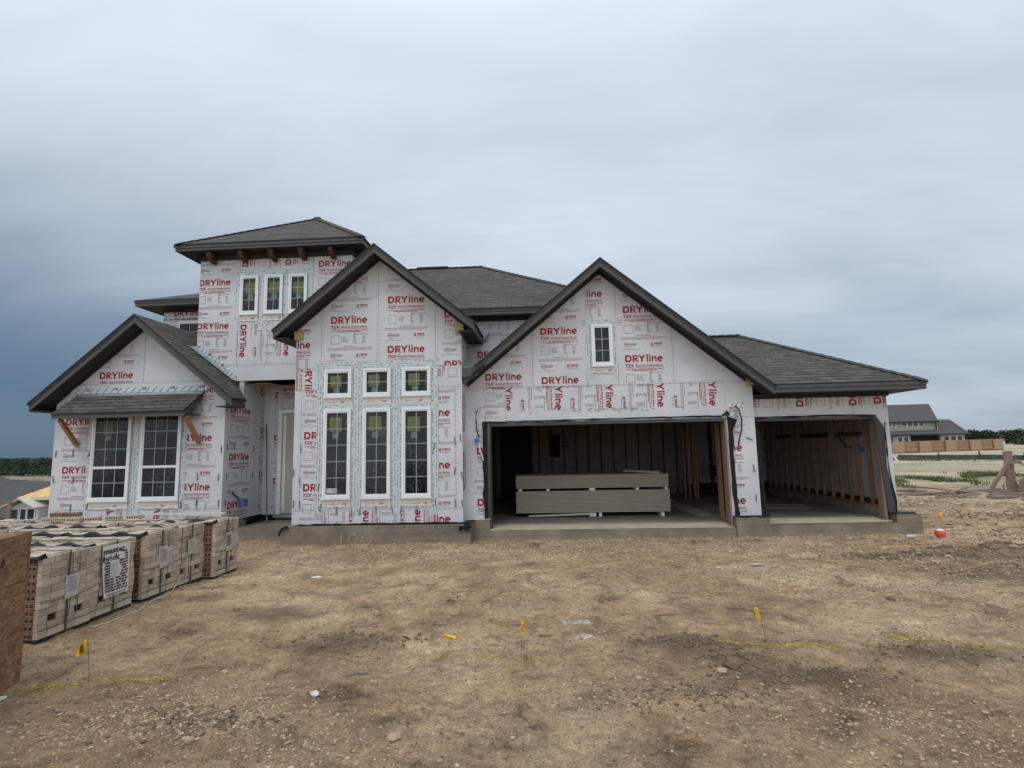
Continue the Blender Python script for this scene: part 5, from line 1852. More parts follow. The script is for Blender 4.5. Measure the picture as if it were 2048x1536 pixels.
tag(mb.build('drywall_offcut'), 'cut drywall piece lying flat on the garage floor right of the stacks', 'drywall offcut')
mb = MB(); mb.prism([(3.0, 14.0, .097), (3.25, 12.55, .097), (3.75, 12.35, .097), (4.0, 12.6, .097), (3.6, 15.0, .097)], (0, 0, .014), 'ply')
tag(mb.build('plywood_offcut'), 'brown board peeping out from beneath the cut drywall piece', 'board')
mb = MB(); mb.prism([(3.4, 16.2, .10), (4.2, 15.7, .10), (4.3, 15.9, .10), (3.6, 16.6, .10)], (0, 0, .03), 'block')
tag(mb.build('board_offcut'), 'narrow pale board deep in the garage behind the cut drywall', 'board')
mb = MB(); mb.prism([(4.55, 15.6, .16), (5.15, 13.35, .16), (6.15, 13.25, .16), (6.65, 13.6, .16), (6.2, 15.6, .16)], (0, 0, .03), 'ply')
tag(mb.build('plywood_sheet'), 'dark plywood sheet lying on the floor of the third garage bay', 'plywood')
mb = MB(); mb.prism([(4.5, 15.2, .192), (5.3, 13.75, .192), (6.2, 13.6, .192), (6.45, 14.0, .192), (5.8, 15.4, .192)], (0, 0, .02), 'ply')
tag(mb.build('plywood_sheet'), 'smaller dark plywood sheet on top of the one in the third bay', 'plywood')

# porch stick
mb = MB(); mb.bar((-6.67, 12.55, .12), (-6.93, 12.86, 2.45), .028, .02, 'plank', up=(0, 1, 0))
tag(mb.build('wood_strip'), 'long thin wood strip leaning in the porch corner beside the door', 'wood strip')

# ------------------------------------------------------------------ brick cubes
CX, CY, CH, CZ = 1.02, .605, .76, .035


def brick_cube(seed, root):
    rnd = random.Random(seed)
    # local origin: centre of the base; +x face looks right, -y face looks to the camera
    hx, hy = CX / 2, CY / 2
    mb = MB()
    mb.box(-hx + .03, hx - .035, -hy + .03, hy - .03, 0, CZ + CH - .03, 'hole')
    rows = 11
    rh = CH / rows
    for r in range(rows):
        z0 = CZ + r * rh; z1 = z0 + rh - .004
        nc = 9 if r == rows - 1 else 6
        bulge = .010 * math.sin(r * .9 + seed)
        for c in range(nc):
            if r == 2 and c in (1, 4) and nc == 6:
                continue
            y0 = -hy + c * CY / nc + .002; y1 = -hy + (c + 1) * CY / nc - .002
            d = rnd.uniform(-.006, .004) + bulge
            mb.box(hx - .05, hx + d, y0, y1, z0, z1, 'brick')
    # -y face: brick ends with core holes
    nx_ = 5
    for r in range(rows):
        z0 = CZ + r * rh; z1 = z0 + rh - .004
        for c in range(nx_):
            x0 = -hx + c * (CX - .05) / nx_ + .002; x1 = -hx + (c + 1) * (CX - .05) / nx_ - .002
            d = rnd.uniform(-.008, .006)
            mb.box(x0, x1, -hy + d, -hy + .06, z0, z1, 'brick_end')
            for h_ in range(4):
                xc = x0 + (h_ + .5) * (x1 - x0) / 4
                zc_ = (z0 + z1) / 2
                mb.poly([(xc - .016, -hy + d - .001, zc_ - .014), (xc + .016, -hy + d - .001, zc_ - .014), (xc + .016, -hy + d - .001, zc_ + .014), (xc - .016, -hy + d - .001, zc_ + .014)], 'hole')
    # top: long edges of bricks running left to right
    for c in range(9):
        y0 = -hy + c * CY / 9; y1 = y0 + CY / 9 - .005
        x = -hx
        while x < hx - .08:
            w = min(.195, hx - .05 - x)
            if w < .04: break
            z = CZ + CH + rnd.uniform(-.012, .010)
            t_ = rnd.uniform(-.012, .012)
            mb.hexa([(x, y0, z - .05), (x + w - .004, y0, z - .05), (x + w - .004, y1, z - .05), (x, y1, z - .05),
                     (x, y0, z + t_), (x + w - .004, y0, z + t_ * .3), (x + w - .004, y1, z - t_), (x, y1, z - t_ * .5)], 'brick')
            x += w
    # runner strip under the cube
    mb.box(-hx, hx - .01, -hy, -hy + .05, 0, CZ - .002, 'felt')
    mb.box(-hx, hx - .01, hy - .05, hy, 0, CZ - .002, 'felt')
    mb.box(hx - .09, hx - .002, -hy + .052, hy - .052, 0, CZ - .002, 'hole')
    o = mb.build('bricks', root)
    # straps
    mb = MB()
    y_ = rnd.uniform(-.03, .05)
    mb.box(hx + .006, hx + .011, y_, y_ + .018, .01, CZ + CH + .012, 'strap')
    mb.box(-hx, hx + .011, y_, y_ + .018, CZ + CH + .013, CZ + CH + .017, 'strap')
    mb.build('strap', root)
    mb = MB()
    for z_ in (CZ + .08, CZ + .33, CZ + .60):
        pts = [(hx + .008 + rnd.uniform(0, .003), -hy + i * CY / 8, z_ + rnd.uniform(-.010, .010)) for i in range(9)]
        mb.tube(pts, .0035, 'twine', 5)
    for k in range(2):
        y_ = rnd.uniform(-hy + .05, hy - .1)
        mb.tube([(hx + .008, y_, CZ + CH - .01), (hx + .010, y_ + rnd.uniform(-.03, .03), CZ + .4), (hx + .008, y_ + rnd.uniform(-.05, .05), CZ + .12)], .0035, 'twine', 5)
    mb.build('twine', root)
    # black felt slips sticking up along the near top edge
    mb = MB()
    x = -hx
    ph = rnd.uniform(0, 6)
    n_ = 14
    zt = CZ + CH
    pr_ = [(-hx + i * CX / n_) for i in range(n_ + 1)]
    hgt = [max(.002, .032 * math.sin(i * 1.25 + ph) + .014) for i in range(n_ + 1)]
    for i in range(n_):
        mb.hexa([(pr_[i], -hy - .03, zt - .02), (pr_[i + 1], -hy - .03, zt - .02), (pr_[i + 1], -hy + .05, zt - .01), (pr_[i], -hy + .05, zt - .01),
                 (pr_[i], -hy - .02, zt + hgt[i] * .55), (pr_[i + 1], -hy - .02, zt + hgt[i + 1] * .55), (pr_[i + 1], -hy + .02, zt + hgt[i + 1]), (pr_[i], -hy + .02, zt + hgt[i])], 'felt')
    mb.build('felt_slip', root)


protos = []
ROWY = [5.29, 5.91, 6.64, 7.215, 7.82]
ORD = ['nearest', 'second', 'third', 'fourth', 'farthest']
FILE = ['front file', 'second file', 'third file', 'fourth file', 'leftmost file']
first = {}
for r in range(5):
    for c in range(4):
        x = -4.90 - CX / 2 - c * (CX + .05) + (.02, 0, .03, .0, .15)[r] + random.Random(r * 7 + c).uniform(-.012, .012)
        if c == 0: x -= .0
        y = ROWY[r] + random.Random(r * 9 + c).uniform(-.01, .01)
        key = (r * 2 + c * 3) % 4
        lab = {0: ('nearest tan brick cube, beside the strand board box, with a paper label',
                   'tan brick cube wearing the white printed brick banner', 'third tan brick cube of the front file, right of the dark gap',
                   'fourth tan brick cube of the front file, touching its neighbour', 'farthest tan brick cube of the front file, its cored end showing')[r]}.get(c, f'tan brick cube, {ORD[r]} from the camera in the {FILE[c]} of cubes')
        loc = (x, y, Hs(x + .4, y) + .004)
        if key not in first:
            root = empty('brick_cube', loc, lab, 'brick cube', 'strapped cubes of tan bricks')
            brick_cube(key + 3, root)
            first[key] = root
            cube = root
        else:
            cube = copy_tree(first[key])
            cube.location = loc
            cube['label'] = lab
        cube.rotation_euler = (0, 0, R_(random.Random(r * 5 + c).uniform(-.8, .8) + (1.0 if (r, c) == (4, 0) else 0)))
        if c == 0:
            hx = CX / 2
            cube_xt = []
            if r != 1:
                mb = MB()
                yl, zl = (.03, .45) if r == 0 else (.0, .50)
                w_, h_ = (.16, .23) if r == 0 else (.15, .20)
                mb.prism([(hx + .014, yl - w_ / 2, zl - h_ / 2), (hx + .014, yl + w_ / 2, zl - h_ / 2 + .02), (hx + .014, yl + w_ / 2 + .005, zl + h_ / 2 + .01), (hx + .014, yl - w_ / 2, zl + h_ / 2)], (.002, 0, 0), 'white_label')
                for i in range(8):
                    zz = zl + h_ / 2 - .03 - i * .018
                    mb.box(hx + .0165, hx + .0172, yl - w_ / 2 + .02, yl + w_ / 2 - (.02 if i else .06), zz, zz + (.005 if i else .009), 'grey_ink')
                lb = mb.build('paper_label', cube)
            else:
                mb = MB()
                # wrinkled white banner with printed brick pattern
                n_ = 10
                y0_, y1_, z0_, z1_ = -.20, .20, .20, .765
                bx = lambda y, z: hx + .020 + .005 * math.sin(y * 30 + z * 9)
                for i in range(n_):
                    for j in range(8):
                        ya, yb = y0_ + (y1_ - y0_) * i / n_, y0_ + (y1_ - y0_) * (i + 1) / n_
                        za, zb = z0_ + (z1_ - z0_) * j / 8, z0_ + (z1_ - z0_) * (j + 1) / 8
                        sk = lambda y, z: y + (z1_ - z) * .10 * (1 if y < 0 else .0)
                        mb.poly([(bx(ya, za), sk(ya, za), za), (bx(yb, za), sk(yb, za), za), (bx(yb, zb), sk(yb, zb), zb), (bx(ya, zb), sk(ya, zb), zb)], 'banner')
                bn = mb.build('banner', cube, smooth=True)
                mb = MB()
                put = lambda polys: [mb.poly([(bx(u, v_) + .003, u, v_) for u, v_ in p], 'banner_ink') for p in polys]
                put(fit_text('master', -.185, .675, .31, .062, .045))
                put(fit_text('brick', -.185, .595, .24, .062, .045))
                put(fit_text('www.masterbrick.com', -.13, .215, .30, .024, .02))
                rb = random.Random(5)
                for q in range(14):
                    zz = .255 + q * .031
                    off = -.075 * (q % 2)
                    yy_ = -.155 + off + max(0, (.45 - zz)) * .1
                    while yy_ < .17:
                        w_ = .066 if rb.random() < .8 else .034
                        a_, b__ = max(yy_, -.155 + max(0, .5 - zz) * .12), min(yy_ + w_, .175)
                        ok = b__ - a_ > .012
                        if zz > .575 and a_ < .075: ok = False
                        if zz > .66 and a_ < .14: ok = False
                        if .40 < zz < .575 and -.10 < a_ < .03: ok = False
                        if ok: put([rc(a_, zz, b__, zz + .021)])
                        yy_ += w_ + .012
                mb.build('banner_print', bn)
                mb = MB()
                mb.box(hx + .027, hx + .029, -.085, .015, .41, .565, 'white_label')
                mb.build('paper_label', bn)

# loose bricks and a stick on top
rnd = random.Random(61)
zt = CZ + CH + .014
LB = [(-7.30, 7.55, 0, 0, 'cored tan brick leftmost of the loose bricks on the cubes'), (-7.10, 7.55, 0, 0, 'tan brick second from left among the loose bricks on the cubes'),
      (-6.88, 7.52, 0, 1, 'tan brick with a cored end in the middle of the loose bricks'), (-6.66, 7.58, 8, 0, 'tan brick right of the middle of the loose bricks'),
      (-6.42, 7.68, 4, 0, 'tan brick second from the right end of the loose bricks'), (-6.16, 7.75, 2, 0, 'tan brick at the right end of the loose bricks'),
      (-7.22, 7.60, 3, 2, 'pinkish brick stacked on the two leftmost loose bricks'), (-6.98, 7.60, 0, 2, 'pale brick stacked beside the pinkish one on the loose bricks')]
for x_, y_, rot, lv, lab in LB:
    mb = MB()
    mb.box(-.095, .095, -.045, .045, 0, .062, 'brick_end' if (lv == 2 and 'pink' in lab) else 'brick')
    for k in range(5):
        xc = -.07 + k * .035
        mb.poly([(xc - .010, -.046, .02), (xc + .010, -.046, .02), (xc + .010, -.046, .042), (xc - .010, -.046, .042)], 'hole')
    o = mb.build('loose_brick', loc=(x_, y_, zt + (.066 if lv == 2 else .002)))
    o.rotation_euler = (0, 0, R_(rot))
    tag(o, lab, 'brick', 'loose bricks on top of the brick cubes')
mb = MB(); mb.bar((-6.30, 8.08, zt + .03), (-4.93, 8.02, zt + .035), .05, .025, 'block')
tag(mb.build('wood_strip'), 'pale straight wood strip lying across the farthest brick cubes', 'wood strip')
mb = MB()
for k in range(5):
    a = k * .07
    mb.prism([(-5.45 + a, 7.72, zt + .002), (-5.36 + a, 7.66, zt + .03 * (k % 2)), (-5.28 + a, 7.82, zt + .02), (-5.42 + a, 7.9, zt + .004)], (0, 0, .012), 'white_label')
tag(mb.build('crumpled_paper'), 'crumpled pale plastic scrap on the farthest brick cube', 'plastic scrap')

# white strap end lying along the cubes
mb = MB()
path = [(-4.86, 6.98, .16), (-4.83, 6.85, .05), (-4.79, 6.70, .012), (-4.77, 6.45, .012), (-4.72, 6.2, .012), (-4.66, 5.95, .012), (-4.70, 5.7, .012), (-4.72, 5.55, .012), (-4.76, 5.47, .014)]
def spline(P, n=8):
    out = []
    for i in range(len(P) - 1):
        p0, p1, p2, p3 = (Vector(P[max(i - 1, 0)]), Vector(P[i]), Vector(P[i + 1]), Vector(P[min(i + 2, len(P) - 1)]))
        for k in range(n):
            t_ = k / n
            out.append(tuple(.5 * ((2 * p1) + (p2 - p0) * t_ + (2 * p0 - 5 * p1 + 4 * p2 - p3) * t_ ** 2 + (3 * p1 - p0 - 3 * p2 + p3) * t_ ** 3)))
    out.append(tuple(P[-1]))
    return out


path = [(x, y, z + Hs(x, y)) for x, y, z in spline(path)]
mb.tube(path, .006, 'dusty_white', 6)
tag(mb.build('white_strap', smooth=True), 'white strap trailing on the dirt along the foot of the brick cubes', 'strap')

# ------------------------------------------------------------------ strand board box at the left edge
box_ = empty('strand_board_box', (-4.19, 4.17, 0), 'tall box of reddish strand board cut off by the left edge', 'wooden box')
u_ = Vector((.366, -.931, 0)); v_ = Vector((-.93, -.20, 0))
mb = MB()
zt2 = 1.156
A0 = Vector((0, 0, 0)); A1 = u_ * 2.4; A2 = A1 + v_ * 1.2; A3 = v_ * 1.2


def vwall(mb, a, b_, z0, z1, th, mat):
    d = (b_ - a).normalized(); n = Vector((d.y, -d.x, 0)) * th
    mb.hexa([a + Vector((0, 0, z0)), b_ + Vector((0, 0, z0)), b_ - n + Vector((0, 0, z0)), a - n + Vector((0, 0, z0)),
             a + Vector((0, 0, z1)), b_ + Vector((0, 0, z1)), b_ - n + Vector((0, 0, z1)), a - n + Vector((0, 0, z1))], mat)


for k, (z0, z1) in enumerate(((-.02, .40), (.405, .78), (.785, zt2))):
    vwall(mb, A0 + u_ * (.004 * k), A1, z0, z1, -.02, 'osb')
mb.build('side_panel', box_)
for a, b_ in ((A1, A2), (A2, A3)):
    mb = MB(); vwall(mb, a, b_, -.02, zt2, .02, 'osb'); mb.build('side_panel', box_)
mb = MB(); vwall(mb, A3, A0, -.02, zt2, .02, 'osb'); mb.build('side_panel', box_)
mb = MB()
mb.prism([tuple(A0 + v_ * .02 + Vector((0, 0, zt2 - .03))), tuple(A1 + v_ * .02 + Vector((0, 0, zt2 - .03))), tuple(A2 - v_ * .02 + Vector((0, 0, zt2 - .03))), tuple(A3 - v_ * .02 + Vector((0, 0, zt2 - .03)))], (0, 0, .024), 'osb')
mb.build('top_panel', box_)
mb = MB()
q = A0 + u_ * .33 - v_ * .004
mb.prism([tuple(q + Vector((0, 0, .95))), tuple(q + u_ * .05 + Vector((0, 0, .94))), tuple(q + u_ * .02 + Vector((0, 0, 1.02)))], tuple(-v_ * .004), 'black_mark')
mb.build('mark', box_)

# ------------------------------------------------------------------ marker flags
def flag(x, y, h, shape, lab, lean=(0, 0)):
    z = Hs(x, y)
    root = empty('marker_flag', (x, y, z), lab, 'marker flag', 'yellow wire marker flags in the dirt')
    top = Vector((lean[0], lean[1], h))
    mb = MB()
    mb.tube([(0, 0, -.03), (lean[0] * .4, lean[1] * .4, h * .5), tuple(top)], .0018, 'wire', 6)
    mb.build('wire', root)
    mb = MB(); ink = MB()
    th = .0012
    if shape == 'wide':
        # drooping pennant
        g = [[None] * 5 for _ in range(5)]
        for i in range(5):
            for j in range(5):
                u, v = i / 4, j / 4
                px_ = -u * .085 - (1 - v) * 0.0 - u * v * 0.0
                pz_ = -v * .10 - u * .085 + u * v * .045
                g[i][j] = Vector((top.x + px_, top.y - .010 * math.sin(u * 5 + v * 2), h + pz_))
        for i in range(4):
            for j in range(4):
                mb.prism([tuple(g[i][j]), tuple(g[i + 1][j]), tuple(g[i + 1][j + 1]), tuple(g[i][j + 1])], (0, th, 0), 'yellow')
        for j in range(5):
            a = g[1][0].lerp(g[1][4], .15 + j * .17); b_ = g[3][0].lerp(g[3][4], .15 + j * .17)
            a = a + Vector((0, -.004, 0)); b_ = b_ + Vector((0, -.004, 0))
            for q in range(3):
                ink.bar(tuple(a.lerp(b_, q * .33)), tuple(a.lerp(b_, q * .33 + .24)), .001, .0065, 'black_mark')
    elif shape == 'fold':
        pts = [(0, .0), (.014, -.03), (.004, -.055), (.018, -.085), (.002, -.12)]
        for i in range(4):
            (a, za), (b_, zb) = pts[i], pts[i + 1]
            mb.prism([(top.x - .006 - b_ * .5, top.y, h + za), (top.x + .004 + a, top.y - .008, h + za), (top.x + .006 + b_, top.y - .012, h + zb), (top.x - .010, top.y, h + zb)], (0, .002, 0), 'yellow')
        for i in range(4):
            ink.bar((top.x - .004, top.y - .016, h - .045 - i * .018), (top.x + .012, top.y - .016, h - .034 - i * .018), .001, .006, 'black_mark')
    else:
        pts = [(-.016, 0), (-.013, -.03), (-.006, -.065), (.004, -.10)]
        for i in range(3):
            (a, za), (b_, zb) = pts[i], pts[i + 1]
            mb.prism([(top.x + a * 1.2 - .004, top.y - .01, h + za + .006), (top.x + a + .026, top.y, h + za - .004), (top.x + b_ + .030, top.y, h + zb - .004), (top.x + b_ * 1.2 - .006, top.y - .008, h + zb)], (0, .002, 0), 'yellow')
        for i in range(3):
            ink.bar((top.x + pts[i][0] + .004, top.y - .014, h - .02 - i * .03), (top.x + pts[i][0] + .020, top.y - .014, h - .03 - i * .03), .001, .006, 'black_mark')
    fo = mb.build('flag', root)
    ink.build('lettering', fo)


flag(-3.541, 4.101, .345, 'wide', 'yellow drooping marker flag on wire near the strand board box', (-.055, .02))
flag(-.255, 4.694, .335, 'fold', 'yellow marker flag folded narrow, middle one of the three', (.012, 0))
flag(1.875, 5.005, .305, 'tilt', 'yellow marker flag tilted to the left by the dark clods', (-.065, 0))


def scatter_paint(name, line, w, n, mat, lab, cat, seed, rr=(.006, .03)):
    rnd = random.Random(seed)
    mb = MB()
    tot = []
    for a, b_ in zip(line[:-1], line[1:]):
        tot.append(math.hypot(b_[0] - a[0], b_[1] - a[1]))
    S = sum(tot)
    for i in range(n):
        s = rnd.random() * S
        if vnoise(s * 7.0, seed * 3.7) < .22 + .25 * rnd.random(): continue
        k = 0
        while s > tot[k]:
            s -= tot[k]; k += 1
        t_ = s / tot[k]
        x = line[k][0] + (line[k + 1][0] - line[k][0]) * t_
        y = line[k][1] + (line[k + 1][1] - line[k][1]) * t_ + rnd.gauss(0, w * .5)
        x += rnd.gauss(0, w * .3)
        r = rnd.uniform(*rr)
        a0 = rnd.uniform(0, 6)
        pts = []
        for q in range(6):
            a = a0 + q * math.pi / 3
            r2 = r * rnd.uniform(.45, 1.1)
            px_, py_ = x + r2 * 1.5 * math.cos(a), y + r2 * .7 * math.sin(a)
            pts.append((px_, py_, Hs(px_, py_) + .003 + i * 4e-6))
        mb.poly(pts, mat)
    tag(mb.build(name), lab, cat)


scatter_paint('spray_paint_line', [(-3.99, 4.04), (-3.75, 4.12), (-3.45, 4.17), (-2.96, 4.25)], .06, 800, 'yellow_paint', 'yellow spray paint line on the dirt at the left flag', 'paint line', 1, (.002, .012))
scatter_paint('spray_paint_line', [(-1.10, 4.76), (-.7, 4.70), (-.3, 4.68), (-.05, 4.70)], .05, 300, 'yellow_paint', 'faint yellow spray paint line at the middle flag', 'paint line', 2, (.003, .010))
scatter_paint('spray_paint_line', [(1.49, 5.07), (1.7, 5.0), (1.95, 4.96), (2.46, 4.87)], .06, 650, 'yellow_paint', 'yellow spray paint line passing the right flag', 'paint line', 3, (.002, .012))
scatter_paint('spray_paint_line', [(2.95, 5.16), (3.15, 5.06), (3.5, 5.0), (4.3, 4.9)], .06, 900, 'yellow_paint', 'yellow spray paint line running out of the right edge', 'paint line', 4, (.002, .012))
scatter_paint('white_powder', [(.12, 5.60), (.38, 5.62)], .07, 420, 'chalk', 'white powder spilled on the dirt behind the middle flag', 'powder', 5, (.002, .009))
scatter_paint('white_powder', [(.25, 5.17), (.38, 5.18)], .06, 130, 'chalk', 'small dusting of white powder nearer than the main spill', 'powder', 6, (.003, .010))

# short yellow tube
z = Hs(-.94, 5.18)
mb = MB(); mb.tube([(-1.005, 5.22, z + .014), (-.885, 5.13, z + .014)], .013, 'yellow', 10)
tag(mb.build('yellow_tube', smooth=True), 'short yellow plastic tube lying left of the middle flag', 'plastic tube')
z = Hs(-.06, 5.26)
mb = MB(); mb.bar((-.125, 5.26, z + .012), (.01, 5.25, z + .014), .035, .02, 'brace')
for k in range(3): mb.box(-.10 + k * .035, -.09 + k * .035, 5.235, 5.2365, z + .008, z + .016, 'hole')
tag(mb.build('wood_scrap'), 'small notched tan wood scrap right of the middle flag', 'wood scrap')
z = Hs(2.96, 6.88)
mb = MB(); mb.bar((2.90, 6.88, z + .01), (3.04, 6.88, z + .012), .025, .018, 'orange_paint')
tag(mb.build('orange_scrap'), 'tiny orange scrap lying beyond the right flag', 'scrap')
# round orange and white object
z = Hs(7.25, 10.63)
ball = empty('plastic_ball', (7.25, 10.60, z), 'round orange red object with a white top on the rubble', 'ball')
mb = MB()
prof = [(.03, 0), (.065, .012), (.085, .045), (.088, .08), (.080, .115), (.066, .132)]
prof2 = [(.066, .132), (.052, .146), (.030, .155), (.001, .157)]
for nm, pf, mt in (('shell', prof, 'orange_ball'), ('cap', prof2, 'white')):
    mb = MB()
    for i in range(len(pf) - 1):
        for j in range(20):
            a, b_ = 2 * math.pi * j / 20, 2 * math.pi * (j + 1) / 20
            (r0, z0), (r1, z1) = pf[i], pf[i + 1]
            mb.poly([(r0 * math.cos(a), r0 * math.sin(a), z0), (r0 * math.cos(b_), r0 * math.sin(b_), z0), (r1 * math.cos(b_), r1 * math.sin(b_), z1), (r1 * math.cos(a), r1 * math.sin(a), z1)], mt)
    mb.build(nm, ball, smooth=True)
z = Hs(6.7, 10.55)
mb = MB(); mb.tube([(6.58, 10.5, z + .035), (6.72, 10.56, z + .035), (6.80, 10.6, z + .035), (6.83, 10.62, z + .035)], [.034, .034, .03, .013], 'clear', 10)
tag(mb.build('plastic_bottle', smooth=True), 'clear crushed plastic bottle lying at the corner of the slab', 'bottle')
z = Hs(8.43, 12.3)
mb = MB(); mb.tube([(8.43, 12.3, z), (8.42, 12.3, z + .16)], .003, 'wire', 5); mb.prism([(8.42, 12.3, z + .10), (8.50, 12.3, z + .08), (8.49, 12.3, z + .17), (8.42, 12.3, z + .2)], (0, .003, 0), 'yellow')
tag(mb.build('marker_flag'), 'tiny yellow marker flag far off beyond the orange object', 'marker flag', 'yellow wire marker flags in the dirt')
# scraps of wood and paper on the dirt
rnd = random.Random(71)
SC = [(-2.35, 3.62, .22, 40, 'plank', 'dark reddish stick near the bottom left corner'), (-2.75, 3.75, .16, 150, 'plank_grey', 'grey splinter of wood in the left foreground rubble'),
      (-1.55, 4.35, .2, 20, 'plank_grey', 'thin grey stick lying in the left foreground'), (-1.35, 5.1, .12, -40, 'dark_stud', 'thin dark twig left of the yellow tube'),
      (1.02, 3.98, .16, 60, 'plank_grey', 'narrow grey wood shard in front of the right flag'), (-.75, 5.75, .11, 10, 'plank', 'little tan chip of wood in mid yard'),
      (3.0, 8.2, .3, 4, 'white_label', 'pale flat scrap lying before the garage pier'), (-3.3, 7.6, .2, 12, 'white', 'white paper scrap between the cubes and the porch')]
for x_, y_, l_, a_, mt, lab in SC:
    z = Hs(x_, y_)
    dx, dy = math.cos(R_(a_)) * l_ / 2, math.sin(R_(a_)) * l_ / 2
    mb = MB()
    if mt in ('white', 'white_label'):
        mb.prism([(x_ - dx, y_ - dy, z + .006), (x_, y_ - .05, z + .012), (x_ + dx, y_ + dy, z + .008), (x_ + .01, y_ + .04, z + .02)], (0, 0, .003), mt)
        nm = 'paper_scrap'; ct = 'paper scrap'
    else:
        mb.bar((x_ - dx, y_ - dy, z + .004), (x_, y_ + .005, z + .012), .012, .010, mt)
        mb.bar((x_, y_ + .005, z + .012), (x_ + dx, y_ + dy, z + .006), .010, .009, mt)
        nm = 'wood_stick'; ct = 'stick'
    tag(mb.build(nm), lab, ct)

# ------------------------------------------------------------------ stones and clods (uncountable)
def ico():
    t_ = (1 + 5 ** .5) / 2
    v = np.array([(-1, t_, 0), (1, t_, 0), (-1, -t_, 0), (1, -t_, 0), (0, -1, t_), (0, 1, t_), (0, -1, -t_), (0, 1, -t_), (t_, 0, -1), (t_, 0, 1), (-t_, 0, -1), (-t_, 0, 1)], float)
    v /= np.linalg.norm(v[0])
    f = np.array([(0, 11, 5), (0, 5, 1), (0, 1, 7), (0, 7, 10), (0, 10, 11), (1, 5, 9), (5, 11, 4), (11, 10, 2), (10, 7, 6), (7, 1, 8), (3, 9, 4), (3, 4, 2), (3, 2, 6), (3, 6, 8), (3, 8, 9), (4, 9, 5), (2, 4, 11), (6, 2, 10), (8, 6, 7), (9, 8, 1)])
    return v, f


IV, IF = ico()


def stones(name, pts, rad, mat, seed, flat=.6, label=None, smooth=False):
    rg = np.random.RandomState(seed)
    n = len(pts)
    V = IV[None] * (1 + rg.uniform(-.28, .28, (n, 12, 1)))
    s = rad[:, None, None] * np.stack([rg.uniform(.7, 1.35, n), rg.uniform(.7, 1.2, n), rg.uniform(flat * .7, flat * 1.2, n)], 1)[:, None, :]
    V = V * s
    a = rg.uniform(0, 6.28, n)
    c, q = np.cos(a)[:, None], np.sin(a)[:, None]
    x = V[:, :, 0] * c - V[:, :, 1] * q; y = V[:, :, 0] * q + V[:, :, 1] * c
    V = np.stack([x, y, V[:, :, 2]], 2) + pts[:, None, :]
    F = IF[None] + (np.arange(n) * 12)[:, None, None]
    o = np_mesh(name, V.reshape(-1, 3), F.reshape(-1, 3), [mat], smooth=smooth)
    tag(o, label, None, None, 'stuff')
    return o


def field(n, seed, x0, x1, y0, y1, thr, sc, rmin, rmax, power=3.0, keepout=True):
    rg = np.random.RandomState(seed)
    x = rg.uniform(x0, x1, n); y = y0 + (y1 - y0) * rg.uniform(0, 1, n) ** 1.25
    d = vnoise(x * sc, y * sc * 1.3, seed) * .7 + vnoise(x * sc * 3, y * sc * 3, seed + 1) * .3
    k = d > thr
    hid = (x < -4.85) & (y > 4.9) & (y < 8.3)
    slab = (y > 10.62) & (x > -11.2) & (x < 7.42)
    k &= ~hid & ~slab
    x, y = x[k], y[k]
    r = rmin + (rmax - rmin) * rg.uniform(0, 1, len(x)) ** power
    z = H(x, y) + r * .15
    return np.stack([x, y, z], 1), r


p, r = field(60000, 3, -5, 9.5, 2.7, 10.7, .50, .8, .0025, .010, 3.0)
stones('gravel', p, r, 'rubble', 3, label='pale gravel pressed into the dirt yard')
p, r = field(1500, 5, -5, 11, 2.7, 10.7, .50, 1.3, .008, .024, 6)
stones('gravel', p, r, 'rubble', 5, .42, label='loose pale stones on the dirt yard')
# rubble along the foundations and on the right-hand ground
rg = np.random.RandomState(9)
xs = rg.uniform(-6.7, 7.6, 2600)
base_y = np.where(xs < -5.4, 11.3, np.where(xs < -1.5, 10.64, np.where(xs < 4.4, 11.1, 11.25)))
ys = base_y - np.abs(rg.normal(0, .28, 2600)) - .02
r = .006 + .024 * rg.uniform(0, 1, 2600) ** 4
stones('rubble', np.stack([xs, ys, H(xs, ys) + r * .3], 1), r, 'rubble', 10, .6, label='crushed rubble along the foot of the foundation')
xs = rg.uniform(5.0, 21, 24000); ys = 7.5 + 11.5 * rg.uniform(0, 1, 24000) ** 1.1
k = (vnoise(xs * .9, ys * 1.2, 12) > .30 + np.clip((9 - xs) * .09, 0, .4)) & ~((xs < 7.45) & (ys > 10.9))
xs, ys = xs[k], ys[k]
r = (.008 + .040 * rg.uniform(0, 1, len(xs)) ** 5) * (1 + np.clip((ys - 10) * .06, 0, .6))
stones('rubble', np.stack([xs, ys, H(xs, ys) + r * .2], 1), r, 'rubble', 11, .55, label='pale stony rubble to the right of the house')
px_, pr2 = [], []
for cx_, cy_, sx_, sy_, n in ((-2.45, 3.72, .5, .22, 2600), (-2.9, 3.5, .4, .15, 900), (.35, 4.05, .5, .25, 900), (2.2, 3.6, .8, .35, 2600), (-1.3, 3.3, .4, .15, 600), (-3.6, 9.2, 1.2, .6, 2600),
                             (0.5, 9.7, 2.2, .5, 4200), (3.0, 7.6, 1.6, .6, 3400), (5.2, 6.2, 1.5, .6, 4200), (6.5, 8.2, 1.8, .9, 5000), (2.5, 9.8, 2.5, .5, 3000), (.4, 5.2, .3, .2, 300), (4.2, 4.3, .8, .5, 1600), (-.6, 6.8, 1.2, .5, 900)):
    x = rg.normal(cx_, sx_, n); y = rg.normal(cy_, sy_, n)
    k = (y < 10.6) & (y > 2.7) & ~((x < -4.85) & (y > 4.9) & (y < 8.3))
    x, y = x[k], y[k]
    rr_ = (.0025 + .012 * rg.uniform(0, 1, len(x)) ** 3.0) * np.clip(y / 5.5, 1, 1.9)
    px_.append(np.stack([x, y, H(x, y) + rr_ * .2], 1)); pr2.append(rr_)
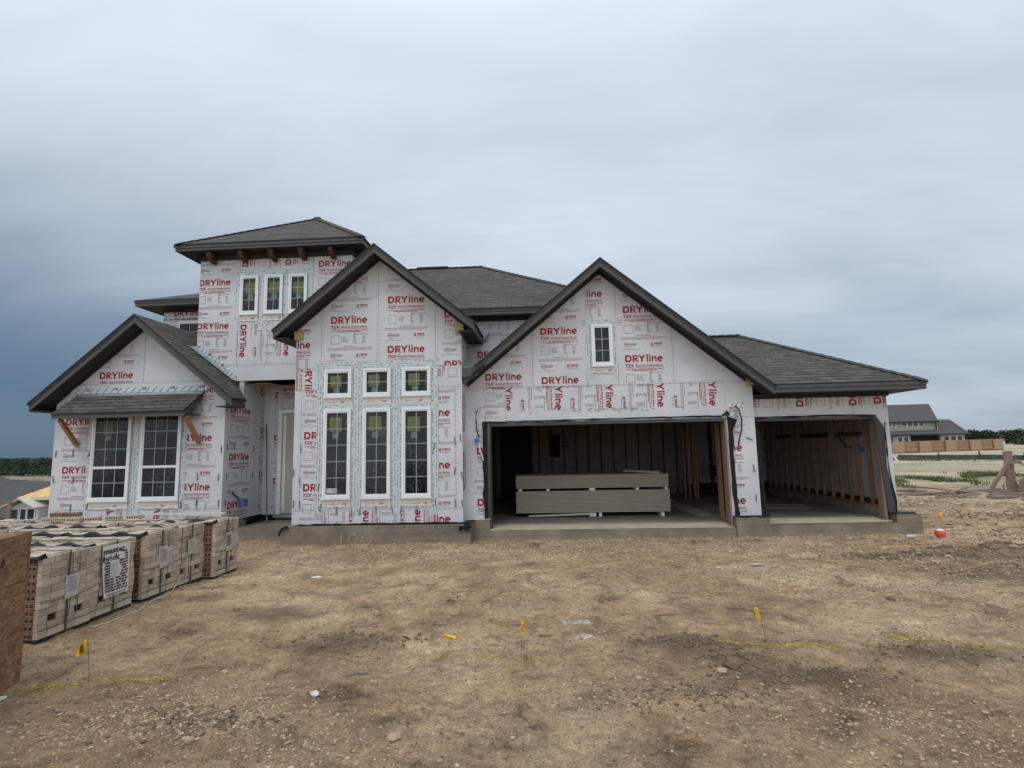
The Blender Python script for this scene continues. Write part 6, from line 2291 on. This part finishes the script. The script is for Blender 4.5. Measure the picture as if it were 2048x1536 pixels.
stones('rubble', np.concatenate(px_), np.concatenate(pr2), 'rubble', 12, .55, label='patches of crushed pale limestone pressed into the yard')
cl = []; cr = []
for mx, my, rx, ry, h in MOUNDS:
    n = int(900 * max(.5, min(2.4, rx)))
    x = rg.normal(mx, rx * .6, n); y = rg.normal(my, ry * .6, n)
    rr_ = .003 + .018 * rg.uniform(0, 1, n) ** 4
    cl.append(np.stack([x, y, H(x, y) + rr_ * .3], 1)); cr.append(rr_)
cl = np.concatenate(cl); cr = np.concatenate(cr)
k = ~((cl[:, 1] > 10.6) & (cl[:, 0] < 7.45))
stones('clods', cl[k], cr[k], 'rubble2', 13, .75, label='dark crumbly clods heaped on the dirt')
p, r = field(16000, 15, -5, 9.5, 2.7, 10.6, .52, 1.6, .003, .013, 3)
stones('clods', p, r, 'rubble2', 15, .7, label='small dark clods scattered on the dirt')

# a few single rocks
ROCKS = [(1.30, 4.42, .055, 'rubble', 'pale angular rock beside the dark clod heap near the right flag'), (1.42, 4.50, .07, 'rubble2', 'dark lump of soil next to the pale rock near the right flag'),
         (-2.2, 3.32, .035, 'rubble', 'small pointed pale rock at the bottom left'), (-1.7, 3.95, .035, 'chalk', 'whitish flat stone in the left foreground'),
         (-2.62, 4.35, .03, 'rubble', 'pale stone at the end of the left paint line'), (.65, 4.28, .035, 'rubble', 'grey stone right of centre in the foreground'),
         (-.98, 3.42, .04, 'rubble', 'rounded stone left of bottom centre'), (3.75, 6.35, .06, 'rubble2', 'dark clod standing out beyond the right flag'), (-4.0, 3.85, .04, 'chalk', 'white stone by the foot of the strand board box')]
for i, (x_, y_, r_, mt, lab) in enumerate(ROCKS):
    o = stones('rock', np.array([[0, 0, 0]], float), np.array([r_]), mt, 100 + i, .6)
    o.location = (x_, y_, Hs(x_, y_) + r_ * .25)
    del o['kind']
    tag(o, lab, 'rock')

# ------------------------------------------------------------------ lumber pile at the right
def board(a, b_, w, h, mat, lab, name='lumber_board', up=(0, 0, 1), group='boards of the lumber pile on the right'):
    a = Vector(a); b_ = Vector(b_)
    mid = (a + b_) / 2
    mb = MB()
    mb.bar(tuple(a - mid), tuple(b_ - mid), w, h, mat, up=up)
    o = mb.build(name, loc=tuple(mid))
    tag(o, lab, 'board', group)


post = empty('wooden_post', (15.42, 19.0, -.12), 'pair of weathered upright planks standing in the lumber pile', 'post')
for dx, h_ in ((-.07, 1.38), (.10, 1.40)):
    mb = MB(); mb.box(dx - .075, dx + .075, -.03 + dx * .3, .02 + dx * .3, 0, h_, 'post'); mb.build('plank', post)
mb = MB(); mb.bar((.02, .1, 1.2), (.03, .1, 1.72), .07, .03, 'block', up=(0, 1, 0)); mb.build('stake', post)
mb = MB(); mb.bar((.0, -.08, 1.0), (.35, -.1, 1.04), .03, .09, 'post', up=(0, 0, 1)); mb.build('crosspiece', post)
board((14.5, 18.7, .0), (15.42, 18.92, .98), .05, .12, 'plank', 'slanting brace board leaning left from the upright planks')
board((14.42, 18.6, -.02), (15.15, 18.4, .0), .07, .10, 'plank_grey', 'short thick board at the foot of the slanting brace')
board((15.1, 18.3, .0), (15.9, 18.2, .02), .09, .12, 'plank', 'thick board lying in front of the upright planks')
board((15.0, 18.16, 0.3), (16.6, 18.26, 1.45), .05, .085, 'plank_grey', 'upper grey board of the slanting bundle at the right edge')
board((15.0, 18.20, 0.17), (16.6, 18.30, 1.32), .05, .085, 'plank', 'second board of the slanting bundle at the right edge')
board((15.0, 18.23, 0.05), (16.6, 18.34, 1.20), .05, .085, 'plank_grey', 'third board of the slanting bundle at the right edge')
board((15.0, 18.27, -0.07), (16.6, 18.37, 1.08), .05, .085, 'plank', 'fourth board of the slanting bundle at the right edge')
board((15.0, 18.31, -0.19), (16.6, 18.41, 0.96), .05, .085, 'plank_grey', 'lowest board of the slanting bundle at the right edge')
board((15.75, 19.2, .95), (17.0, 19.4, .45), .03, .05, 'post', 'thin lath sloping down right from the upright planks')
for i, (x_, h_, tl) in enumerate(((14.93, .33, -.04), (15.07, .36, .06), (14.78, .2, 0), (15.2, .3, -.02))):
    board((x_, 18.5, -.1), (x_ + tl, 18.5, h_), .04, .04, 'post', ('leftmost', 'second', 'third', 'rightmost')[(1, 2, 0, 3)[i]] + ' short stake poking up left of the upright planks', name='wooden_stake', up=(0, 1, 0), group='short stakes in the lumber pile')
board((9.8, 20.2, -.06), (13.1, 19.6, -.05), .16, .05, 'plank_grey', 'long grey board lying flat nearest the house corner')
board((11.2, 18.6, -.06), (13.9, 19.0, -.04), .14, .06, 'plank', 'long board lying flat in the middle of the ground pile')
board((13.2, 20.4, .05), (13.7, 18.3, -.02), .12, .04, 'post', 'pale board crossing the others on the ground pile')
board((12.9, 18.2, .0), (14.9, 20.2, .0), .10, .05, 'post', 'pale slanting board crossing toward the upright planks')
board((13.5, 18.9, -.02), (15.2, 19.3, .0), .28, .05, 'plank_grey', 'wide grey board lying flat left of the upright planks')
board((13.3, 17.2, -.05), (16.6, 17.9, -.03), .18, .07, 'plank', 'brown board lying flat in front of the ground pile')
board((14.0, 17.5, .03), (16.8, 16.9, .01), .14, .04, 'post', 'pale board lying across the front of the ground pile')
board((13.7, 16.5, -.05), (16.5, 16.6, -.05), .16, .05, 'plank_grey', 'grey board lying nearest to the camera at the right edge')

rnd = random.Random(88)
for i, (x_, y_, l_, a_, wd, lab) in enumerate(((10.6, 19.2, 1.6, 4, .12, 'thin grey batten lying alone just right of the house corner'), (12.1, 19.7, 1.3, -12, .10, 'short brown batten crossing the long boards at a slight angle'),
        (14.9, 17.9, 1.9, -6, .16, 'broad grey board low in front of the short stakes'), (12.7, 17.6, 1.5, 9, .09, 'slim brown batten left of the front boards'), (15.3, 17.3, 1.2, 20, .12, 'short grey offcut under the right end of the pile'))):
    dx, dy = math.cos(R_(a_)) * l_ / 2, math.sin(R_(a_)) * l_ / 2
    board((x_ - dx, y_ - dy, -.05), (x_ + dx, y_ + dy, -.03 + .03 * (i % 2)), wd, .05, ('plank_grey', 'plank')[i % 2], lab)

# ------------------------------------------------------------------ weeds, silt fence, curb beyond
def blades(name, n, rgn, hmin, hmax, w, mat, seed, lab):
    rg = np.random.RandomState(seed)
    pts = rgn(rg, n)
    x, y = pts[:, 0], pts[:, 1]
    z = H(x, y)
    h = rg.uniform(hmin, hmax, len(x)); a = rg.uniform(0, 6.28, len(x)); l_ = rg.uniform(-.35, .35, (len(x), 2)) * h[:, None]
    ww = w * rg.uniform(.5, 1.3, len(x))
    A = np.stack([x - ww * np.cos(a), y - ww * np.sin(a), z], 1); B = np.stack([x + ww * np.cos(a), y + ww * np.sin(a), z], 1)
    T = np.stack([x + l_[:, 0], y + l_[:, 1], z + h], 1)
    V = np.stack([A, B, T], 1).reshape(-1, 3)
    F = np.arange(len(V)).reshape(-1, 3)
    tag(np_mesh(name, V, F, [mat]), lab, None, None, 'stuff')


def rg1(rg, n):
    u = rg.uniform(0, 1, n); v = rg.normal(0, 1, n)
    x = 13.5 + u * 10.0; y = 24.5 + u * 4.0 + v * 1.6
    k = (vnoise(x * .8, y * .5, 33) * .6 + vnoise(x * 3, y * 2, 34) * .4) > .40 + .12 * np.abs(v) + .28 * u * u
    return np.stack([x[k], y[k]], 1)


def rg2(rg, n):
    x = rg.uniform(30, 41, n); y = 49 + (x - 30) * .1 + rg.normal(0, 1.6, n)
    k = vnoise(x * .5, y * .4, 35) > .38
    return np.stack([x[k], y[k]], 1)


blades('weeds', 15000, rg1, .04, .20, .03, 'grass', 31, 'green patch of weeds on the pale ground beyond the lumber')
blades('weeds', 4200, rg2, .1, .36, .10, 'grass', 32, 'strip of weeds beside the far silt fence')
mb = MB()
line = [(31.3, 49.9), (33.5, 48.2), (35.6, 46.6), (37.6, 44.8), (42, 41)]
for (a, b_) in zip(line[:-1], line[1:]):
    za, zb = Hs(*a), Hs(*b_)
    mb.prism([(a[0], a[1], za - .05), (b_[0], b_[1], zb - .05), (b_[0], b_[1], zb + .38), (a[0], a[1], za + .42)], (0, .04, 0), 'silt')
sf = tag(mb.build('silt_fence'), 'low black silt fence crossing the pale ground', 'silt fence')
for x_, y_ in ((33.5, 48.2), (35.6, 46.6), (37.6, 44.8)):
    mb = MB(); mb.box(x_ - .05, x_ + .05, y_ - .1, y_ - .04, -.2, .62 if x_ == 35.6 else .5, 'dark_stud'); mb.build('stake', sf)
mb = MB()
line = [(24.0, 40.2), (27.2, 38.4), (30.5, 36.4), (36, 33)]
for (a, b_) in zip(line[:-1], line[1:]):
    z0 = min(Hs(*a), Hs(*b_))
    mb.prism([(a[0], a[1], z0 - .1), (b_[0], b_[1], z0 - .1), (b_[0] + .15, b_[1] + .25, z0 - .1), (a[0] + .15, a[1] + .25, z0 - .1)], (0, 0, .26), 'curb')
tag(mb.build('curb'), kind='structure')

# ------------------------------------------------------------------ wood fence and the finished house far right
fa, fb = Vector((33.96, 66.16, -.1)), Vector((65.3, 80.6, -.1))
fence = empty('wooden_fence', tuple(fa), 'new orange cedar fence around the finished house', 'fence')
n_ = 13
rnd = random.Random(81)
for i in range(n_):
    a = (fb - fa) * (i / n_); b_ = (fb - fa) * ((i + 1) / n_)
    zt_ = 1.50 + .07 * i / n_
    mb = MB()
    if i % 2 == 0:
        m_ = 14
        for k in range(m_):
            p0, p1 = a.lerp(b_, k / m_), a.lerp(b_, (k + .95) / m_)
            mb.prism([(p0.x, p0.y, .04), (p1.x, p1.y, .04), (p1.x, p1.y, zt_ + rnd.uniform(-.02, .02)), (p0.x, p0.y, zt_)], (-.01, .03, 0), 'fence')
    else:
        mb.prism([(a.x, a.y + .12, .04), (b_.x, b_.y + .12, .04), (b_.x, b_.y + .12, zt_), (a.x, a.y + .12, zt_)], (0, .03, 0), 'fence')
        for z_ in (.25, .85, 1.38):
            mb.bar((a.x, a.y, z_), (b_.x, b_.y, z_), .06, .10, 'fence_dark')
    mb.build('fence_panel', fence)
    mb = MB(); mb.box(a.x - .06, a.x + .06, a.y - .08, a.y + .04, 0, zt_ + .05, 'fence_dark'); mb.build('fence_post', fence)
mb = MB(); mb.bar((fa.x - fa.x, 0, .05), tuple((fb - fa) + Vector((0, 0, .05))), .05, .12, 'dark_stud'); mb.build('kick_board', fence)

far = empty('finished_house', (57, 85, 0), 'finished two storey house with brown roofs behind the cedar fence', 'house')


def FB(fn, name, parent=None):
    mb = MB(); fn(mb)
    o = MB.build(mb, name)
    o.parent = parent or far
    o.location = (-57, -85, 0) if parent is None else (0, 0, 0)
    return o


FB(lambda m_: m_.box(44.5, 60.12, 86.2, 95, 2.3, 4.5, 'stucco'), 'wall')
FB(lambda m_: m_.box(44.5, 63.3, 85.0 + 1.2, 96, -.3, 2.5, 'stucco'), 'wall')
FB(lambda m_: m_.box(59.75, 63.25, 85.0, 90, -.3, 2.38, 'stucco'), 'wall')
FB(lambda m_: m_.box(52.9, 55.4, 85.0, 90, -.3, 2.38, 'stucco'), 'wall')
rf1 = FB(lambda m_: [m_.prism([(44, 85.7, 4.42), (60.2, 85.7, 4.42), (62.4, 90.5, 7.33), (44, 90.5, 7.3)], (0, 0, -.12), 'far_roof'), m_.prism([(62.4, 90.5, 7.33), (64.6, 95.3, 4.5), (44, 95.3, 4.5), (44, 90.5, 7.3)], (0, 0, -.12), 'far_roof'), m_.prism([(60.1, 85.8, 2.5), (64.4, 95.2, 2.5), (64.4, 95.2, 4.4), (62.3, 90.5, 7.2), (60.1, 85.8, 4.4)], (-.1, 0, 0), 'stucco'), m_.box(44, 60.2, 85.6, 85.69, 4.2, 4.42, 'soffit')], 'roof')
rf2 = FB(lambda m_: [m_.prism([(50, 84.4, 2.42), (60.6, 84.4, 2.42), (60.0, 86.3, 3.1), (57.0, 87.2, 3.45), (50, 87.2, 3.3)], (0, 0, -.12), 'far_roof'), m_.box(50, 60.6, 84.35, 84.42, 2.22, 2.42, 'soffit')], 'roof')
rf3 = FB(lambda m_: [m_.prism([(59.5, 84.5, 2.42), (63.7, 84.5, 2.42), (63.3, 86.8, 3.14), (59.9, 86.8, 3.14)], (0, 0, -.12), 'far_roof'), m_.prism([(60.2, 86.8, 3.14), (63.3, 86.8, 3.14), (64.4, 89.3, 4.72), (62.6, 89.3, 4.72)], (0, 0, -.12), 'far_roof'), m_.prism([(63.7, 84.5, 2.42), (67, 92, 2.42), (64.4, 89.3, 4.72), (63.3, 86.8, 3.14)], (0, 0, -.12), 'far_roof'), m_.box(59.5, 63.7, 84.45, 84.52, 2.25, 2.42, 'soffit')], 'roof')
FB(lambda m_: [m_.prism([(60.9, 87.2, 3.3), (61.15, 87.2, 3.3), (61.15, 87.2, 4.0), (60.9, 87.2, 4.0)], (0, .3, 0), 'soffit')], 'vent')
FB(lambda m_: m_.box(55.45, 59.6, 85.3, 86.15, .1, 2.36, 'dark'), 'porch')
for x_ in (56.4, 57.3, 58.2, 59.2):
    FB(lambda m_: m_.box(x_ - .03, x_ + .03, 85.22, 85.29, .1, 2.36, 'soffit'), 'porch_screen_post')


def far_window(x0, x1, z0, z1, yy, par):
    w = FB(lambda m_: [m_.box(x0 - .08, x1 + .08, yy - .04, yy, z0 - .08, z0, 'vinyl'), m_.box(x0 - .08, x1 + .08, yy - .04, yy, z1, z1 + .08, 'vinyl'),
                       m_.box(x0 - .08, x0, yy - .04, yy, z0, z1, 'vinyl'), m_.box(x1, x1 + .08, yy - .04, yy, z0, z1, 'vinyl')], 'window')
    FB(lambda m_: m_.box(x0, x1, yy - .02, yy - .003, z0, z1, 'far_glass'), 'pane', w)


for x_ in (55.1, 55.95, 56.85, 57.65):
    far_window(x_, x_ + .62, 3.68, 4.32, 86.19, None)
for x_ in (53.2, 53.75):
    far_window(x_, x_ + .35, 3.68, 4.2, 86.19, None)
for x_ in (53.55, 54.42):
    far_window(x_, x_ + .62, .75, 2.0, 84.99, None)
for x_ in (60.25, 61.2, 62.15):
    far_window(x_, x_ + .72, .95, 2.05, 84.99, None)

# ------------------------------------------------------------------ neighbours down the slope on the left
nb = empty('neighbour_house', (-30, 30, -2.4), 'small house under construction with bare orange roof decking down the slope', 'house')


def NBp(fn, name, parent=None):
    mb = MB(); fn(mb)
    o = MB.build(mb, name)
    o.parent = parent or nb
    if parent is None: o.location = (30, -30, 2.4)
    return o


NBp(lambda m_: m_.prism([(-31.50, 30, -5.2), (-29.72, 30, -5.2), (-29.72, 30, -1.15), (-30.62, 30, -.70), (-31.50, 30, -1.15)], (0, 3, 0), 'wrap_white'), 'wall')
NBp(lambda m_: m_.box(-29.7, -22, 31.2, 38, -5.2, -.6, 'dark_stud'), 'wall')
NBp(lambda m_: [m_.prism([(-31.40, 30.3, -.56), (-22, 30.3, -.56), (-22, 35, 1.55), (-28.6, 35, 1.45)], (0, 0, -.05), 'osb_light'), m_.prism([(-31.4, 30.3, -.56), (-28.6, 35, 1.45), (-31.4, 39, -.5)], (0, 0, -.05), 'osb_light'), m_.box(-31.42, -22, 30.25, 30.29, -.74, -.56, 'block')], 'roof')
NBp(lambda m_: [m_.prism([(-30.66, 29.6, -.56), (-31.95, 29.6, -1.12), (-31.95, 31, -1.12), (-30.66, 31, -.56)], (0, 0, -.07), 'block'),
                m_.prism([(-30.66, 29.6, -.56), (-29.66, 29.6, -1.10), (-29.66, 31, -1.10), (-30.66, 31, -.56)], (0, 0, -.07), 'block')], 'gable_rake')
for x0_, x1_ in ((-31.37, -31.0), (-30.80, -30.50), (-30.36, -29.98)):
    w = NBp(lambda m_: m_.box(x0_ - .05, x1_ + .05, 29.95, 29.99, -3.0, -1.18, 'vinyl'), 'window')
    NBp(lambda m_: m_.box(x0_, x1_, 29.93, 29.949, -2.95, -1.23, 'far_glass'), 'pane', w)
NBp(lambda m_: m_.tube([(-30.80, 29.3, -4.5), (-30.86, 29.3, -.65)], .10, 'post', 8), 'post')
nb2 = empty('neighbour_house', (-40, 36, -3), 'grey roofed house at the left edge down the slope', 'house')
mb = MB()
mb.prism([(-46, 34, -4.2), (-38.2, 34, -2.2), (-39.6, 38, .05), (-41.4, 38, .55), (-46, 38, .6)], (0, 0, -.1), 'far_roof')
mb.prism([(-38.2, 34, -2.2), (-33.0, 36, -2.4), (-36.3, 38.6, -.05), (-39.6, 38, .05)], (0, 0, -.1), 'far_roof')
o = mb.build('roof', nb2, loc=(40, -36, 3))
mb = MB()
mb.prism([(-37.8, 35.4, -2.4), (-46, 34.6, -3.9), (-46, 34.6, -7), (-37.8, 35.4, -7)], (0, 6, 0), 'stucco')
mb.build('wall', nb2, loc=(40, -36, 3))
mb = MB()
mb.tube([(-38.9, 35.0, -2.0), (-38.9, 35.0, -1.6)], .08, 'soffit', 8)
mb.build('vent', nb2, loc=(40, -36, 3))

# ------------------------------------------------------------------ trees and woods
def crown_np(rg, centre, rx, ry, rzv, n, leaf):
    u = rg.normal(0, 1, (n, 3)); u /= np.linalg.norm(u, axis=1)[:, None]
    lob = 1 + .25 * np.sin(u[:, 0] * 4 + centre[0]) * np.cos(u[:, 1] * 5 + centre[1])
    rad = (rg.uniform(.35, 1, n) ** .45) * lob
    p = u * rad[:, None] * np.array([rx, ry, rzv]) + np.array(centre)
    d1 = rg.normal(0, 1, (n, 3)); d1 /= np.linalg.norm(d1, axis=1)[:, None]
    d2 = np.cross(d1, rg.normal(0, 1, (n, 3))); d2 /= np.linalg.norm(d2, axis=1)[:, None]
    s = leaf * rg.uniform(.5, 1.4, n)[:, None]
    V = np.stack([p - d1 * s, p + d1 * s, p + d2 * s * 1.2], 1)
    return V.reshape(-1, 3)


def woods(name, spots, seed, lab, leaf, n):
    rg = np.random.RandomState(seed)
    Vs = []
    for (x, y, r, h) in spots:
        z = Hs(x, y)
        Vs.append(crown_np(rg, (x, y, z + h * .55), r, r, h * .55, n, leaf * r))
    V = np.concatenate(Vs)
    F = np.arange(len(V)).reshape(-1, 3)
    mi = np.repeat(rg.uniform(0, 1, len(spots)) > .55, n).astype(int)
    o = np_mesh(name, V, F, ['leaf', 'leaf2'], mi)
    tag(o, lab, None, None, 'stuff')


rg = np.random.RandomState(91)
sp = []
for i in range(620):
    az = R_(rg.uniform(-50, -38)); d = rg.uniform(112, 200)
    sp.append((d * math.sin(az), d * math.cos(az), rg.uniform(1.6, 3.0), rg.uniform(3.0, 5.0)))
woods('near_woods', sp, 92, 'dark green woods filling the valley on the left', .09, 330)
sp = []
for i in range(900):
    az = R_(rg.uniform(-50, -38)); d = rg.uniform(235, 640)
    if 262 < d < 440: continue
    sp.append((d * math.sin(az), d * math.cos(az), rg.uniform(4, 8), rg.uniform(2.0, 3.6)))
woods('far_woods', sp, 93, 'distant wooded ridge on the left horizon', .14, 90)

rnd = random.Random(95)
for i in range(20):
    x_ = 104 + i * 5.2 + rnd.uniform(-1.5, 1.5); y_ = 150 - i * .6 + rnd.uniform(-4, 4)
    h_ = rnd.uniform(3.0, 4.0); r_ = rnd.uniform(3.0, 4.4)
    z_ = Hs(x_, y_)
    rg = np.random.RandomState(200 + i)
    words = ['leftmost', 'second', 'third', 'fourth', 'fifth', 'sixth', 'seventh', 'eighth', 'ninth', 'tenth', 'eleventh', 'twelfth', 'thirteenth', 'fourteenth', 'fifteenth', 'sixteenth', 'seventeenth', 'eighteenth', 'nineteenth', 'rightmost']
    root = empty('oak_tree', (x_, y_, z_), f'dark oak on the right horizon, {words[i]} of the row of trees', 'tree', 'dark oaks along the right horizon')
    mb = MB()
    mb.tube([(0, 0, -.3), (.1, 0, h_ * .35), (.3, .1, h_ * .7)], [.28, .2, .1], 'bark', 7)
    mb.tube([(.1, 0, h_ * .3), (-.8, .1, h_ * .6)], [.14, .06], 'bark', 6)
    mb.build('trunk', root)
    V = crown_np(rg, (0, 0, h_ * .55), r_, r_ * .8, h_ * .52, 1100, .30)
    o = np_mesh('crown', V, np.arange(len(V)).reshape(-1, 3), ['leaf', 'leaf2'], (rg.uniform(0, 1, 1100) > .75).astype(int))
    o.parent = root
sp = []
rg = np.random.RandomState(97)
for i in range(130):
    x_ = rg.uniform(100, 190); sp.append((x_, 125 + rg.uniform(-6, 10), rg.uniform(1.6, 3), rg.uniform(.8, 1.5)))
woods('brush', sp, 98, 'low green brush in front of the trees on the right horizon', .18, 120)
